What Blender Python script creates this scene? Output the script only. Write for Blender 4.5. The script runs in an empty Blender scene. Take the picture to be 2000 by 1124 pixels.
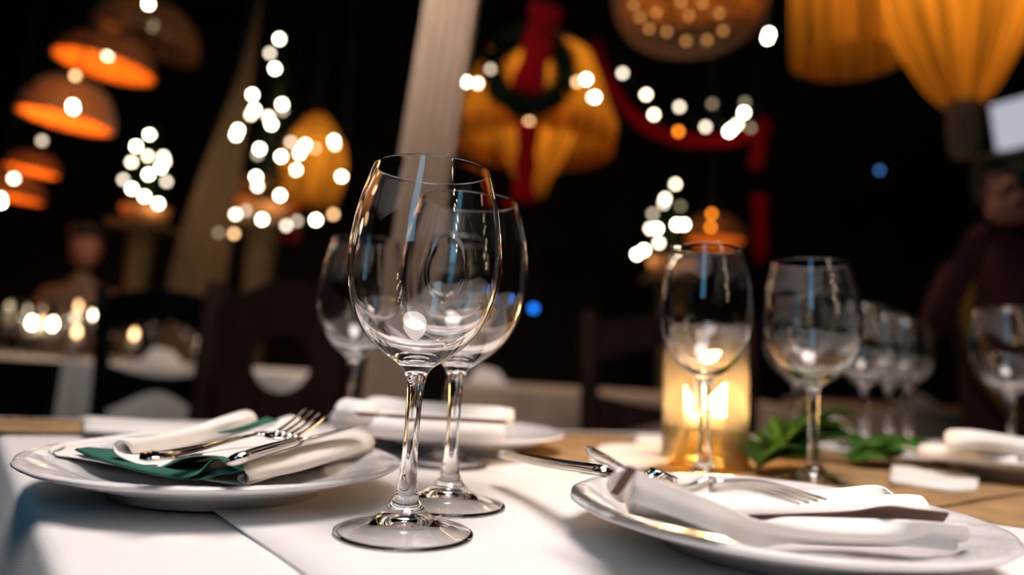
import bpy, bmesh, math, random
import numpy as np
from mathutils import Vector, Matrix
random.seed(7)
PI = math.pi
scene = bpy.context.scene
col = scene.collection

# ------------------------------------------------------------------ camera
F = 1400.0                       # focal length in pixels of the 2000 px wide frame
PPX, PPY = 1000.0, 457.0
ROLL = math.radians(3.4)
HOR = 701.0
TH = math.atan((HOR - PPY) * math.cos(ROLL) / F)
TT = 0.75                        # table top height
CH = 0.105                       # camera height over the table top
fwd = np.array([0, math.cos(TH), math.sin(TH)])
r0 = np.array([1.0, 0, 0]); u0 = np.cross(r0, fwd)
RX = math.cos(ROLL) * r0 + math.sin(ROLL) * u0
UX = -math.sin(ROLL) * r0 + math.cos(ROLL) * u0
CAM = np.array([0, 0, TT + CH])

def ray(u, v):
    return fwd * F + RX * (u - PPX) - UX * (v - PPY)
def T(u, v, z=0.0):
    """point at height z over the table top on the sight line of a photo pixel"""
    d = ray(u, v); t = (TT + z - CAM[2]) / d[2]
    return Vector(CAM + d * t)
def W(u, v, y):
    """point at room depth y on the sight line of a photo pixel"""
    d = ray(u, v); return Vector(CAM + d * (y / d[1]))

cam_d = bpy.data.cameras.new('camera')
cam = bpy.data.objects.new('camera', cam_d); col.objects.link(cam)
M = Matrix(((RX[0], UX[0], -fwd[0], CAM[0]), (RX[1], UX[1], -fwd[1], CAM[1]),
            (RX[2], UX[2], -fwd[2], CAM[2]), (0, 0, 0, 1)))
cam.matrix_world = M
cam_d.sensor_width = 36.0
cam_d.lens = F / 2000.0 * 36.0
cam_d.shift_y = -(562.0 - PPY) / 2000.0
cam_d.clip_start = 0.02
cam_d.dof.use_dof = True
cam_d.dof.focus_distance = 0.445
cam_d.dof.aperture_fstop = 2.45
scene.camera = cam

# ------------------------------------------------------------------ world, exposure, main lamps
world = bpy.data.worlds.new('room_air'); scene.world = world
world.use_nodes = True
world.node_tree.nodes['Background'].inputs[0].default_value = (0.03, 0.022, 0.018, 1)
world.node_tree.nodes['Background'].inputs[1].default_value = 0.05
scene.view_settings.view_transform = 'Standard'
scene.view_settings.look = 'None'
scene.view_settings.exposure = 0.0
scene.view_settings.gamma = 1.0
scene.view_settings.use_curve_mapping = False
scene.cycles.use_denoising = True
scene.cycles.max_bounces = 20
scene.cycles.transmission_bounces = 20
scene.cycles.transparent_max_bounces = 24
scene.cycles.diffuse_bounces = 3
scene.cycles.glossy_bounces = 5
scene.cycles.sample_clamp_indirect = 14.0

def area(name, loc, aim, size, power, color, spread=180):
    l = bpy.data.lights.new(name, 'AREA'); l.shape = 'DISK'; l.size = size
    l.energy = power; l.color = color; l.spread = math.radians(spread)
    o = bpy.data.objects.new(name, l); col.objects.link(o); o.location = loc
    o.rotation_euler = (Vector(aim) - Vector(loc)).to_track_quat('-Z', 'Y').to_euler()
    return o
area('ceiling_lamp_table', (0.26, -0.10, 2.45), (0.12, 0.58, TT), 1.0, 15, (1, 0.87, 0.82), 95)
area('ceiling_lamp_back', (-0.9, 2.0, 3.3), (-1.3, 2.9, TT), 0.3, 9, (1, 0.80, 0.66), 110)
area('curtain_fill_light', (-0.5, 1.9, 3.4), (-0.3, 2.75, 2.1), 0.25, 3.4, (1, 0.84, 0.72), 60)  # unseen light added only to brighten the slanted tan curtain
area('ceiling_lamp_side', (1.4, 2.2, 3.2), (1.4, 2.9, TT), 0.3, 5, (1, 0.6, 0.36), 120)
def point(name, loc, power, color, r=0.03):
    l = bpy.data.lights.new(name, 'POINT'); l.energy = power; l.color = color; l.shadow_soft_size = r
    o = bpy.data.objects.new(name, l); col.objects.link(o); o.location = loc; return o

# ------------------------------------------------------------------ materials
def newmat(name):
    m = bpy.data.materials.new(name); m.use_nodes = True
    nt = m.node_tree; nt.nodes.clear()
    out = nt.nodes.new('ShaderNodeOutputMaterial')
    return m, nt, out
def N(nt, t, **k):
    n = nt.nodes.new(t)
    for a, b in k.items():
        try: n.inputs[a].default_value = b
        except Exception: setattr(n, a, b)
    return n
def pbr(name, c, rough=0.5, metal=0.0, var=0.15, scale=12.0, bump=0.0, bscale=80.0, stretch=(1, 1, 1), sheen=0.0, spec=0.5):
    m, nt, out = newmat(name); L = nt.links
    p = N(nt, 'ShaderNodeBsdfPrincipled'); p.inputs['Roughness'].default_value = rough
    p.inputs['Metallic'].default_value = metal; p.inputs['Specular IOR Level'].default_value = spec
    if sheen: p.inputs['Sheen Weight'].default_value = sheen
    tc = N(nt, 'ShaderNodeTexCoord'); mp = N(nt, 'ShaderNodeMapping'); mp.inputs['Scale'].default_value = stretch
    L.new(tc.outputs['Object'], mp.inputs['Vector'])
    nz = N(nt, 'ShaderNodeTexNoise'); nz.inputs['Scale'].default_value = scale; nz.inputs['Detail'].default_value = 5
    L.new(mp.outputs[0], nz.inputs['Vector'])
    cr = N(nt, 'ShaderNodeValToRGB')
    a = [max(0, x * (1 - var)) for x in c]; b = [min(1, x * (1 + var)) for x in c]
    cr.color_ramp.elements[0].color = (*a, 1); cr.color_ramp.elements[1].color = (*b, 1)
    cr.color_ramp.elements[0].position = 0.3; cr.color_ramp.elements[1].position = 0.7
    L.new(nz.outputs[0], cr.inputs[0]); L.new(cr.outputs[0], p.inputs['Base Color'])
    if bump:
        n2 = N(nt, 'ShaderNodeTexNoise'); n2.inputs['Scale'].default_value = bscale
        L.new(mp.outputs[0], n2.inputs['Vector'])
        bp = N(nt, 'ShaderNodeBump'); bp.inputs['Strength'].default_value = bump; bp.inputs['Distance'].default_value = 0.002
        L.new(n2.outputs[0], bp.inputs['Height']); L.new(bp.outputs[0], p.inputs['Normal'])
    L.new(p.outputs[0], out.inputs[0]); return m
def weave(name, c1, c2, scale, rough=0.85, bump=0.4):
    m, nt, out = newmat(name); L = nt.links
    p = N(nt, 'ShaderNodeBsdfPrincipled'); p.inputs['Roughness'].default_value = rough
    tc = N(nt, 'ShaderNodeTexCoord')
    w1 = N(nt, 'ShaderNodeTexWave'); w1.inputs['Scale'].default_value = scale; w1.inputs['Distortion'].default_value = 0.6
    w2 = N(nt, 'ShaderNodeTexWave'); w2.inputs['Scale'].default_value = scale; w2.bands_direction = 'Y'; w2.inputs['Distortion'].default_value = 0.6
    nz = N(nt, 'ShaderNodeTexNoise'); nz.inputs['Scale'].default_value = 25
    for n in (w1, w2, nz): L.new(tc.outputs['Object'], n.inputs['Vector'])
    mul = N(nt, 'ShaderNodeMath', operation='MULTIPLY'); L.new(w1.outputs[1], mul.inputs[0]); L.new(w2.outputs[1], mul.inputs[1])
    ad = N(nt, 'ShaderNodeMath', operation='ADD'); L.new(mul.outputs[0], ad.inputs[0]); L.new(nz.outputs[0], ad.inputs[1])
    cr = N(nt, 'ShaderNodeValToRGB'); cr.color_ramp.elements[0].color = (*c1, 1); cr.color_ramp.elements[1].color = (*c2, 1)
    cr.color_ramp.elements[0].position = 0.35; cr.color_ramp.elements[1].position = 0.95
    L.new(ad.outputs[0], cr.inputs[0]); L.new(cr.outputs[0], p.inputs['Base Color'])
    bp = N(nt, 'ShaderNodeBump'); bp.inputs['Strength'].default_value = bump; bp.inputs['Distance'].default_value = 0.001
    L.new(mul.outputs[0], bp.inputs['Height']); L.new(bp.outputs[0], p.inputs['Normal'])
    L.new(p.outputs[0], out.inputs[0]); return m
def emit(name, c, s):
    m, nt, out = newmat(name)
    e = N(nt, 'ShaderNodeEmission'); e.inputs[0].default_value = (*c, 1); e.inputs[1].default_value = s
    nt.links.new(e.outputs[0], out.inputs[0]); return m
def glass(name, ior=1.46, c=(1, 1, 1)):
    m, nt, out = newmat(name)
    g = N(nt, 'ShaderNodeBsdfGlass'); g.inputs['IOR'].default_value = ior; g.inputs['Roughness'].default_value = 0.0
    g.inputs['Color'].default_value = (*c, 1)
    nt.links.new(g.outputs[0], out.inputs[0]); return m
def thin_glass(name, c=(0.97, 0.97, 0.96), blend=0.18):
    m, nt, out = newmat(name); L = nt.links
    t = N(nt, 'ShaderNodeBsdfTransparent'); t.inputs[0].default_value = (*c, 1)
    g = N(nt, 'ShaderNodeBsdfGlossy'); g.inputs['Roughness'].default_value = 0.02
    f = N(nt, 'ShaderNodeFresnel'); f.inputs[0].default_value = 1.0 + blend * 2.5
    mx = N(nt, 'ShaderNodeMixShader'); L.new(f.outputs[0], mx.inputs[0]); L.new(t.outputs[0], mx.inputs[1]); L.new(g.outputs[0], mx.inputs[2])
    L.new(mx.outputs[0], out.inputs[0]); return m
def translucent(name, c, stripes=0.0, mixd=0.4):
    """silk or paper that lets the lamp inside shine through"""
    m, nt, out = newmat(name); L = nt.links
    t = N(nt, 'ShaderNodeBsdfTranslucent'); d = N(nt, 'ShaderNodeBsdfDiffuse')
    tc = N(nt, 'ShaderNodeTexCoord'); sp = N(nt, 'ShaderNodeSeparateXYZ'); L.new(tc.outputs['Object'], sp.inputs[0])
    at = N(nt, 'ShaderNodeMath', operation='ARCTAN2'); L.new(sp.outputs[1], at.inputs[0]); L.new(sp.outputs[0], at.inputs[1])
    cb = N(nt, 'ShaderNodeCombineXYZ'); L.new(at.outputs[0], cb.inputs[0])
    zz = N(nt, 'ShaderNodeMath', operation='MULTIPLY'); zz.inputs[1].default_value = 0.12; L.new(sp.outputs[2], zz.inputs[0]); L.new(zz.outputs[0], cb.inputs[1])
    nz = N(nt, 'ShaderNodeTexNoise'); nz.inputs['Scale'].default_value = 9; nz.inputs['Detail'].default_value = 6; L.new(cb.outputs[0], nz.inputs['Vector'])
    cr = N(nt, 'ShaderNodeValToRGB')
    cr.color_ramp.elements[0].color = (*[x * (1 - stripes) for x in c], 1); cr.color_ramp.elements[1].color = (*c, 1)
    cr.color_ramp.elements[0].position = 0.35; cr.color_ramp.elements[1].position = 0.65
    L.new(nz.outputs[0], cr.inputs[0]); L.new(cr.outputs[0], t.inputs[0]); L.new(cr.outputs[0], d.inputs[0])
    mx = N(nt, 'ShaderNodeMixShader'); mx.inputs[0].default_value = mixd
    L.new(t.outputs[0], mx.inputs[1]); L.new(d.outputs[0], mx.inputs[2]); L.new(mx.outputs[0], out.inputs[0]); return m

MT = dict(
    candle_glass=None,
    cloth=pbr('white_linen', (0.80, 0.775, 0.76), 0.9, var=0.03, scale=6, bump=0.25, bscale=900, sheen=0.1),
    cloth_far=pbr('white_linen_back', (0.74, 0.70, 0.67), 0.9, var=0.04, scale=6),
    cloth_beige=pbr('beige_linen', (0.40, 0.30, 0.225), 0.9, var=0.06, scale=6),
    burlap=weave('burlap_jute', (0.20, 0.11, 0.045), (0.50, 0.31, 0.14), 260),
    china=pbr('white_porcelain', (0.70, 0.685, 0.69), 0.14, var=0.015, scale=5),
    napkin=pbr('white_napkin_cotton', (0.83, 0.80, 0.765), 0.95, var=0.02, scale=30, bump=0.25, bscale=1400),
    green=pbr('green_napkin_cotton', (0.018, 0.115, 0.075), 0.9, var=0.12, scale=20, bump=0.2, bscale=1400),
    brown=pbr('brown_napkin_cotton', (0.115, 0.052, 0.033), 0.9, var=0.12, scale=20, bump=0.2, bscale=1400),
    steel=pbr('polished_steel', (0.72, 0.68, 0.62), 0.12, 1.0, var=0.05, scale=10),
    glass=glass('clear_glass'),
    thin=thin_glass('thin_clear_glass'),
    oil=thin_glass('amber_water', (0.88, 0.78, 0.45), 0.13),
    wax=pbr('white_wax', (0.9, 0.83, 0.66), 0.5, var=0.04),
    flame=emit('candle_flame', (1.0, 0.62, 0.22), 34),
    leaf=pbr('green_leaf', (0.028, 0.085, 0.008), 0.65, var=0.6, scale=30, spec=0.15),
    leafd=pbr('dark_green_needles', (0.004, 0.010, 0.004), 0.9, var=0.4, scale=30, spec=0.05),
    stem=pbr('brown_stem', (0.10, 0.07, 0.02), 0.7),
    darkwood=pbr('dark_stained_wood', (0.016, 0.005, 0.003), 0.7, var=0.4, scale=8, stretch=(6, 6, 1), spec=0.12),
    blackwood=pbr('black_stained_wood', (0.003, 0.0025, 0.0025), 0.7, var=0.3, scale=8, stretch=(6, 6, 1), spec=0.08),
    olive=pbr('olive_brown_wood', (0.11, 0.065, 0.02), 0.7, var=0.3, scale=8, stretch=(6, 6, 1)),
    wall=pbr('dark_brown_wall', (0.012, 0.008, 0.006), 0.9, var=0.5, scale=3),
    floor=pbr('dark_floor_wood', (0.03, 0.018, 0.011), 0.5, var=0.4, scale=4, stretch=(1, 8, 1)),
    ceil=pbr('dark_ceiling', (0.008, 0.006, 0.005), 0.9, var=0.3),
    curtain=pbr('pale_tan_curtain', (0.62, 0.49, 0.39), 0.95, var=0.2, scale=14, stretch=(6, 6, 0.4)),
    curtain2=pbr('brown_gauze_curtain', (0.20, 0.12, 0.055), 0.95, var=0.2, scale=14, stretch=(6, 6, 0.4)),
    silk=translucent('golden_silk_fringe', (0.95, 0.42, 0.045), 0.75, 0.35),
    tassel=pbr('brown_silk_tassel', (0.20, 0.13, 0.08), 0.9, var=0.3, scale=30, stretch=(8, 8, 0.5)),
    wicker=pbr('tan_wicker', (0.34, 0.17, 0.07), 0.7, var=0.35, scale=30),
    liner=translucent('orange_lamp_liner', (0.95, 0.36, 0.06), 0.3, 0.9),
    brass=pbr('dark_brass', (0.08, 0.05, 0.02), 0.4, 0.8),
    cord=pbr('black_cord', (0.01, 0.01, 0.01), 0.7),
    ribbon=pbr('red_ribbon', (0.17, 0.001, 0.004), 0.9, var=0.2, scale=10, spec=0.04),
    pot=pbr('orange_clay_pot', (0.62, 0.24, 0.06), 0.7, var=0.15),
    maroon=pbr('maroon_knit', (0.055, 0.008, 0.014), 0.9, var=0.25, scale=20),
    mustard=pbr('mustard_strap', (0.22, 0.12, 0.015), 0.9),
    skin=pbr('skin', (0.50, 0.23, 0.17), 0.5, var=0.08),
    hair=pbr('dark_hair', (0.012, 0.008, 0.006), 0.6),
    black=pbr('black_plastic', (0.008, 0.008, 0.009), 0.4),
    shirt=pbr('pale_shirt', (0.26, 0.19, 0.14), 0.9, var=0.1),
    trousers=pbr('dark_trousers', (0.01, 0.01, 0.014), 0.9),
    screen=emit('pale_screen_light', (0.86, 0.85, 1.0), 0.55),
    pane=emit('window_daylight', (0.16, 0.50, 0.77), 3.9),
    frame=pbr('window_frame_paint', (0.05, 0.035, 0.025), 0.6),
    metal_dark=pbr('dark_lamp_metal', (0.02, 0.018, 0.016), 0.5, 0.6),
)
def film_glass(name):
    m, nt, out = newmat(name); L = nt.links
    t = N(nt, 'ShaderNodeBsdfTransparent'); t.inputs[0].default_value = (0.97, 0.97, 0.95, 1)
    g = N(nt, 'ShaderNodeBsdfGlossy'); g.inputs['Roughness'].default_value = 0.03
    f = N(nt, 'ShaderNodeFresnel'); f.inputs[0].default_value = 1.45
    mx = N(nt, 'ShaderNodeMixShader'); L.new(f.outputs[0], mx.inputs[0]); L.new(t.outputs[0], mx.inputs[1]); L.new(g.outputs[0], mx.inputs[2])
    tr = N(nt, 'ShaderNodeBsdfTranslucent'); tr.inputs[0].default_value = (0.9, 0.85, 0.75, 1)
    m2 = N(nt, 'ShaderNodeMixShader'); m2.inputs[0].default_value = 0.045
    L.new(mx.outputs[0], m2.inputs[1]); L.new(tr.outputs[0], m2.inputs[2]); L.new(m2.outputs[0], out.inputs[0]); return m
MT['candle_glass'] = film_glass('candle_glass')
BULB = dict(
    hot=emit('bulb_bright', (1.0, 0.86, 0.60), 40), warm=emit('bulb_warm', (1.0, 0.82, 0.56), 17),
    mid=emit('bulb_mid', (1.0, 0.86, 0.66), 8), dim=emit('bulb_dim', (1.0, 0.80, 0.58), 3.6),
    faint=emit('bulb_faint', (1.0, 0.82, 0.5), 1.2), amber=emit('bulb_amber', (1.0, 0.26, 0.015), 8),
    peach=emit('bulb_peach', (1.0, 0.56, 0.26), 7.5), blue=emit('led_blue', (0.006, 0.11, 0.52), 6),
    navy=emit('led_navy', (0.05, 0.16, 0.42), 4))

# ------------------------------------------------------------------ mesh helpers
def mesh(name, verts, faces, smooth=True):
    me = bpy.data.meshes.new(name)
    me.from_pydata([tuple(v) for v in verts], [], faces); me.update()
    if smooth:
        me.polygons.foreach_set('use_smooth', [True] * len(me.polygons))
    return me
def obj(name, me, mat, parent=None, loc=(0, 0, 0), rot=(0, 0, 0)):
    o = bpy.data.objects.new(name, me); col.objects.link(o)
    if mat is not None and len(me.materials) == 0: me.materials.append(mat)
    o.location = loc; o.rotation_euler = rot
    if parent is not None: o.parent = parent
    return o
def tag(o, label=None, cat=None, group=None, kind=None):
    if label: o['label'] = label
    if cat: o['category'] = cat
    if group: o['group'] = group
    if kind: o['kind'] = kind
    return o
def thing(name, label, cat, loc=(0, 0, 0), rz=0.0, group=None):
    o = bpy.data.objects.new(name, None); col.objects.link(o); o.location = loc; o.rotation_euler = (0, 0, rz)
    o.empty_display_size = 0.05
    return tag(o, label, cat, group)
def dup(root, loc, rz=0.0, label=None, scale=None):
    def rec(o, par):
        c = o.copy(); col.objects.link(c)
        if par is not None: c.parent = par
        for ch in list(o.children): rec(ch, c)
        return c
    r = rec(root, None); r.location = loc; r.rotation_euler = (0, 0, rz)
    if scale: r.scale = scale
    if label: r['label'] = label
    return r
def crom(pts, n):
    """Catmull-Rom through the points, n steps per span"""
    P = [Vector(p) for p in pts]; P = [P[0] * 2 - P[1]] + P + [P[-1] * 2 - P[-2]]
    out = []
    for i in range(1, len(P) - 2):
        a, b, c, d = P[i - 1:i + 3]
        for k in range(n):
            t = k / n
            out.append(0.5 * ((2 * b) + (c - a) * t + (2 * a - 5 * b + 4 * c - d) * t * t + (3 * b - a - 3 * c + d) * t ** 3))
    out.append(P[-2]); return out
def lathe(name, prof, seg=48, closed=False, mod=None):
    """prof: list of (r,z); mod(theta,i,r,z)->(r,z)"""
    vs, fs = [], []; n = len(prof)
    for k in range(seg):
        th = 2 * PI * k / seg
        for i, (r, z) in enumerate(prof):
            rr, zz = (r, z) if mod is None else mod(th, i, r, z)
            vs.append((rr * math.cos(th), rr * math.sin(th), zz))
    m = n if closed else n - 1
    for k in range(seg):
        a = k * n; b = ((k + 1) % seg) * n
        for i in range(m):
            j = (i + 1) % n
            fs.append((a + i, b + i, b + j, a + j))
    me = mesh(name, vs, fs)
    bm = bmesh.new(); bm.from_mesh(me); bmesh.ops.remove_doubles(bm, verts=bm.verts, dist=1e-6)
    bmesh.ops.dissolve_degenerate(bm, edges=bm.edges, dist=1e-7)
    bmesh.ops.recalc_face_normals(bm, faces=bm.faces); bm.to_mesh(me); bm.free()
    me.polygons.foreach_set('use_smooth', [True] * len(me.polygons))
    return me
class MB:
    """collects simple solids into one mesh"""
    def __init__(s): s.v = []; s.f = []
    def box(s, c, h, rot=None):
        b = len(s.v)
        for x in (-1, 1):
            for y in (-1, 1):
                for z in (-1, 1):
                    p = Vector((x * h[0], y * h[1], z * h[2]))
                    if rot is not None: p = rot @ p
                    s.v.append(Vector(c) + p)
        for q in ((0, 1, 3, 2), (4, 6, 7, 5), (0, 4, 5, 1), (2, 3, 7, 6), (0, 2, 6, 4), (1, 5, 7, 3)):
            s.f.append(tuple(b + i for i in q))
        return s
    def tube(s, pts, rad, seg=8, flat=None, wdir=None, cap=True):
        """sweep; rad number or list; flat = thickness / width ratio list or number; wdir = width direction"""
        P = [Vector(p) for p in pts]; n = len(P); b = len(s.v)
        R = rad if isinstance(rad, (list, tuple)) else [rad] * n
        FL = flat if isinstance(flat, (list, tuple)) else [1.0 if flat is None else flat] * n
        for i in range(n):
            t = (P[min(i + 1, n - 1)] - P[max(i - 1, 0)])
            t = t.normalized() if t.length > 1e-9 else Vector((0, 0, 1))
            ref = Vector(wdir) if wdir is not None else (Vector((0, 0, 1)) if abs(t.z) < 0.9 else Vector((1, 0, 0)))
            if wdir is not None:
                x = ref - t * ref.dot(t)
                x = x.normalized() if x.length > 1e-6 else t.orthogonal().normalized()
                y = t.cross(x)
            else:
                x = t.cross(ref).normalized(); y = t.cross(x)
            for k in range(seg):
                a = 2 * PI * k / seg
                s.v.append(P[i] + x * (R[i] * math.cos(a)) + y * (R[i] * FL[i] * math.sin(a)))
        for i in range(n - 1):
            for k in range(seg):
                k2 = (k + 1) % seg
                s.f.append((b + i * seg + k, b + i * seg + k2, b + (i + 1) * seg + k2, b + (i + 1) * seg + k))
        if cap:
            s.f.append(tuple(b + k for k in range(seg))[::-1]); s.f.append(tuple(b + (n - 1) * seg + k for k in range(seg)))
        return s
    def sphere(s, c, r, seg=10, ring=6, sc=(1, 1, 1)):
        b = len(s.v)
        for i in range(ring + 1):
            p = PI * i / ring
            for k in range(seg):
                a = 2 * PI * k / seg
                s.v.append(Vector(c) + Vector((r * sc[0] * math.sin(p) * math.cos(a), r * sc[1] * math.sin(p) * math.sin(a), r * sc[2] * math.cos(p))))
        for i in range(ring):
            for k in range(seg):
                s.f.append((b + i * seg + k, b + (i + 1) * seg + k, b + (i + 1) * seg + (k + 1) % seg, b + i * seg + (k + 1) % seg))
        return s
    def prism(s, poly, y0, y1):
        """polygon in XZ extruded along Y"""
        b = len(s.v); n = len(poly)
        for y in (y0, y1):
            for p in poly: s.v.append(Vector((p[0], y, p[1])))
        s.f.append(tuple(range(b, b + n))); s.f.append(tuple(range(b + 2 * n - 1, b + n - 1, -1)))
        for i in range(n):
            j = (i + 1) % n
            s.f.append((b + i, b + n + i, b + n + j, b + j))
        return s
    def spike(s, a, b_, w, n=3):
        a = Vector(a); b_ = Vector(b_); d = (b_ - a).normalized(); x = d.orthogonal().normalized(); y = d.cross(x); k0 = len(s.v)
        for k in range(n): s.v.append(a + x * w * math.cos(2 * PI * k / n) + y * w * math.sin(2 * PI * k / n))
        s.v.append(b_)
        for k in range(n): s.f.append((k0 + k, k0 + (k + 1) % n, k0 + n))
        return s
    def build(s, name, mat, parent=None, smooth=True, off=(0, 0, 0), fix=True):
        o_ = Vector(off)
        me = mesh(name, [Vector(v) - o_ for v in s.v], s.f, smooth)
        if fix:
            bm = bmesh.new(); bm.from_mesh(me); bmesh.ops.recalc_face_normals(bm, faces=bm.faces); bm.to_mesh(me); bm.free()
        return obj(name, me, mat, parent)
def autosmooth(o, ang=40):
    bm = bmesh.new(); bm.from_mesh(o.data)
    for e in bm.edges:
        if len(e.link_faces) == 2 and e.calc_face_angle(0) > math.radians(ang): e.smooth = False
    bm.to_mesh(o.data); bm.free(); return o
def bevel(o, w, seg=2):
    m = o.modifiers.new('bevel', 'BEVEL'); m.width = w; m.segments = seg; m.limit_method = 'ANGLE'; return o
def solid(o, t, sub=0, off=0.0):
    m = o.modifiers.new('thickness', 'SOLIDIFY'); m.thickness = t; m.offset = off
    if sub:
        s = o.modifiers.new('smooth', 'SUBSURF'); s.levels = sub; s.render_levels = sub
    return o
def sheet(name, rails, mat, parent, off, na=4, nb=6, t=0.0014):
    """cloth surface through several rails (lists of world points, equal length)"""
    R = [crom(r, na) for r in rails]
    cols = [crom([R[k][i] for k in range(len(R))], nb) for i in range(len(R[0]))]
    nr = len(cols[0]); o_ = Vector(off)
    vs = [c - o_ for cc in cols for c in cc]
    fs = [(i * nr + j, (i + 1) * nr + j, (i + 1) * nr + j + 1, i * nr + j + 1) for i in range(len(cols) - 1) for j in range(nr - 1)]
    return solid(obj(name, mesh(name, vs, fs), mat, parent), t)

# ------------------------------------------------------------------ room shell
def struct(name, me_or_mb, mat, parent=None):
    o = me_or_mb.build(name, mat, parent, smooth=False)
    if parent is None: tag(o, kind='structure')
    return o
X0, X1, Y0, Y1, ZC = -4.6, 4.6, -1.4, 6.2, 3.7
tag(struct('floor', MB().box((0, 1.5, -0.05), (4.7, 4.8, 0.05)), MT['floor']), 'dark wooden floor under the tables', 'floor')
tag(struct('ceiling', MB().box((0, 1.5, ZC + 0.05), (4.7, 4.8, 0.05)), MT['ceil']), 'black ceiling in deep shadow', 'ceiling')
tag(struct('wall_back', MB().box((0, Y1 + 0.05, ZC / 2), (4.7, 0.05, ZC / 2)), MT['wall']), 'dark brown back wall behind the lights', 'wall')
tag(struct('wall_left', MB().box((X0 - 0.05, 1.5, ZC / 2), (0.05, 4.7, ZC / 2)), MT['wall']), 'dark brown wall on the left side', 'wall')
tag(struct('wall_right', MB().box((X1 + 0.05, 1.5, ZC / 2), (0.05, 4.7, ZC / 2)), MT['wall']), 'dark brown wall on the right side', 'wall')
wx0, wx1, wz0, wz1 = -0.92, -0.40, 1.35, 3.45
fw = MB()
fw.box(((X0 + wx0) / 2, Y0 - 0.05, ZC / 2), ((wx0 - X0) / 2, 0.05, ZC / 2)).box(((X1 + wx1) / 2, Y0 - 0.05, ZC / 2), ((X1 - wx1) / 2, 0.05, ZC / 2))
fw.box(((wx0 + wx1) / 2, Y0 - 0.05, wz0 / 2), ((wx1 - wx0) / 2, 0.05, wz0 / 2)).box(((wx0 + wx1) / 2, Y0 - 0.05, (wz1 + ZC) / 2), ((wx1 - wx0) / 2, 0.05, (ZC - wz1) / 2))
tag(struct('wall_front', fw, MT['wall']), 'dark wall with a tall window behind the photographer', 'wall')
wm = MB()
for a, b in (((wx0, wz0), (wx0, wz1)), ((wx1, wz0), (wx1, wz1))): wm.box((a[0], Y0 - 0.02, (a[1] + b[1]) / 2), (0.035, 0.05, (b[1] - a[1]) / 2))
for z in (wz0, wz1): wm.box(((wx0 + wx1) / 2, Y0 - 0.02, z), ((wx1 - wx0) / 2 + 0.035, 0.05, 0.035))
win = struct('window_1', wm, MT['frame']); tag(win, 'tall narrow window letting in blue evening light', 'window')
MB().box(((wx0 + wx1) / 2, Y0 - 0.07, (wz0 + wz1) / 2), ((wx1 - wx0) / 2, 0.004, (wz1 - wz0) / 2)).build('pane', MT['pane'], win, smooth=False)

# ------------------------------------------------------------------ the dining table in front
e1, e2 = T(140, 1124), T(15, 868)
ed = (e2 - e1); ed.z = 0; ed.normalize()
A = e1 - ed * ((e1.y - 0.0) / ed.y); A.z = 0
far_a, far_b = T(80, 813), T(1200, 843)
fd = (far_b - far_a); fd.z = 0; fd.normalize()
def isect(p, d, q, e):
    M2 = np.array([[d.x, -e.x], [d.y, -e.y]]); t = np.linalg.solve(M2, [q.x - p.x, q.y - p.y]); return Vector((p.x + d.x * t[0], p.y + d.y * t[0], 0))
B = isect(e1, ed, far_a, fd)
D = A + fd * 2.2; C = B + fd * 2.2
quad = [A, D, C, B]                    # counter-clockwise seen from above
cen = sum(quad, Vector()) / 4
def inset(p, k): return Vector((cen.x + (p.x - cen.x) * k, cen.y + (p.y - cen.y) * k, 0))
tb = thing('dining_table', 'long dining table in front under the white cloth and plates', 'table', (cen.x, cen.y, 0))
m = MB(); b_ = [inset(p, 0.985) for p in quad]
m.v = [Vector((p.x, p.y, z)) for z in (TT - 0.045, TT - 0.007) for p in b_]
m.f = [(0, 1, 2, 3), (7, 6, 5, 4)] + [(i, i + 4, (i + 1) % 4 + 4, (i + 1) % 4) for i in range(4)]
m.build('tabletop', MT['darkwood'], tb, smooth=False, off=tb.location)
for p in quad:
    q = inset(p, 0.8); MB().box((q.x, q.y, (TT - 0.045) / 2), (0.035, 0.035, (TT - 0.045) / 2)).build('leg', MT['darkwood'], tb, smooth=False, off=tb.location)

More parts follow.
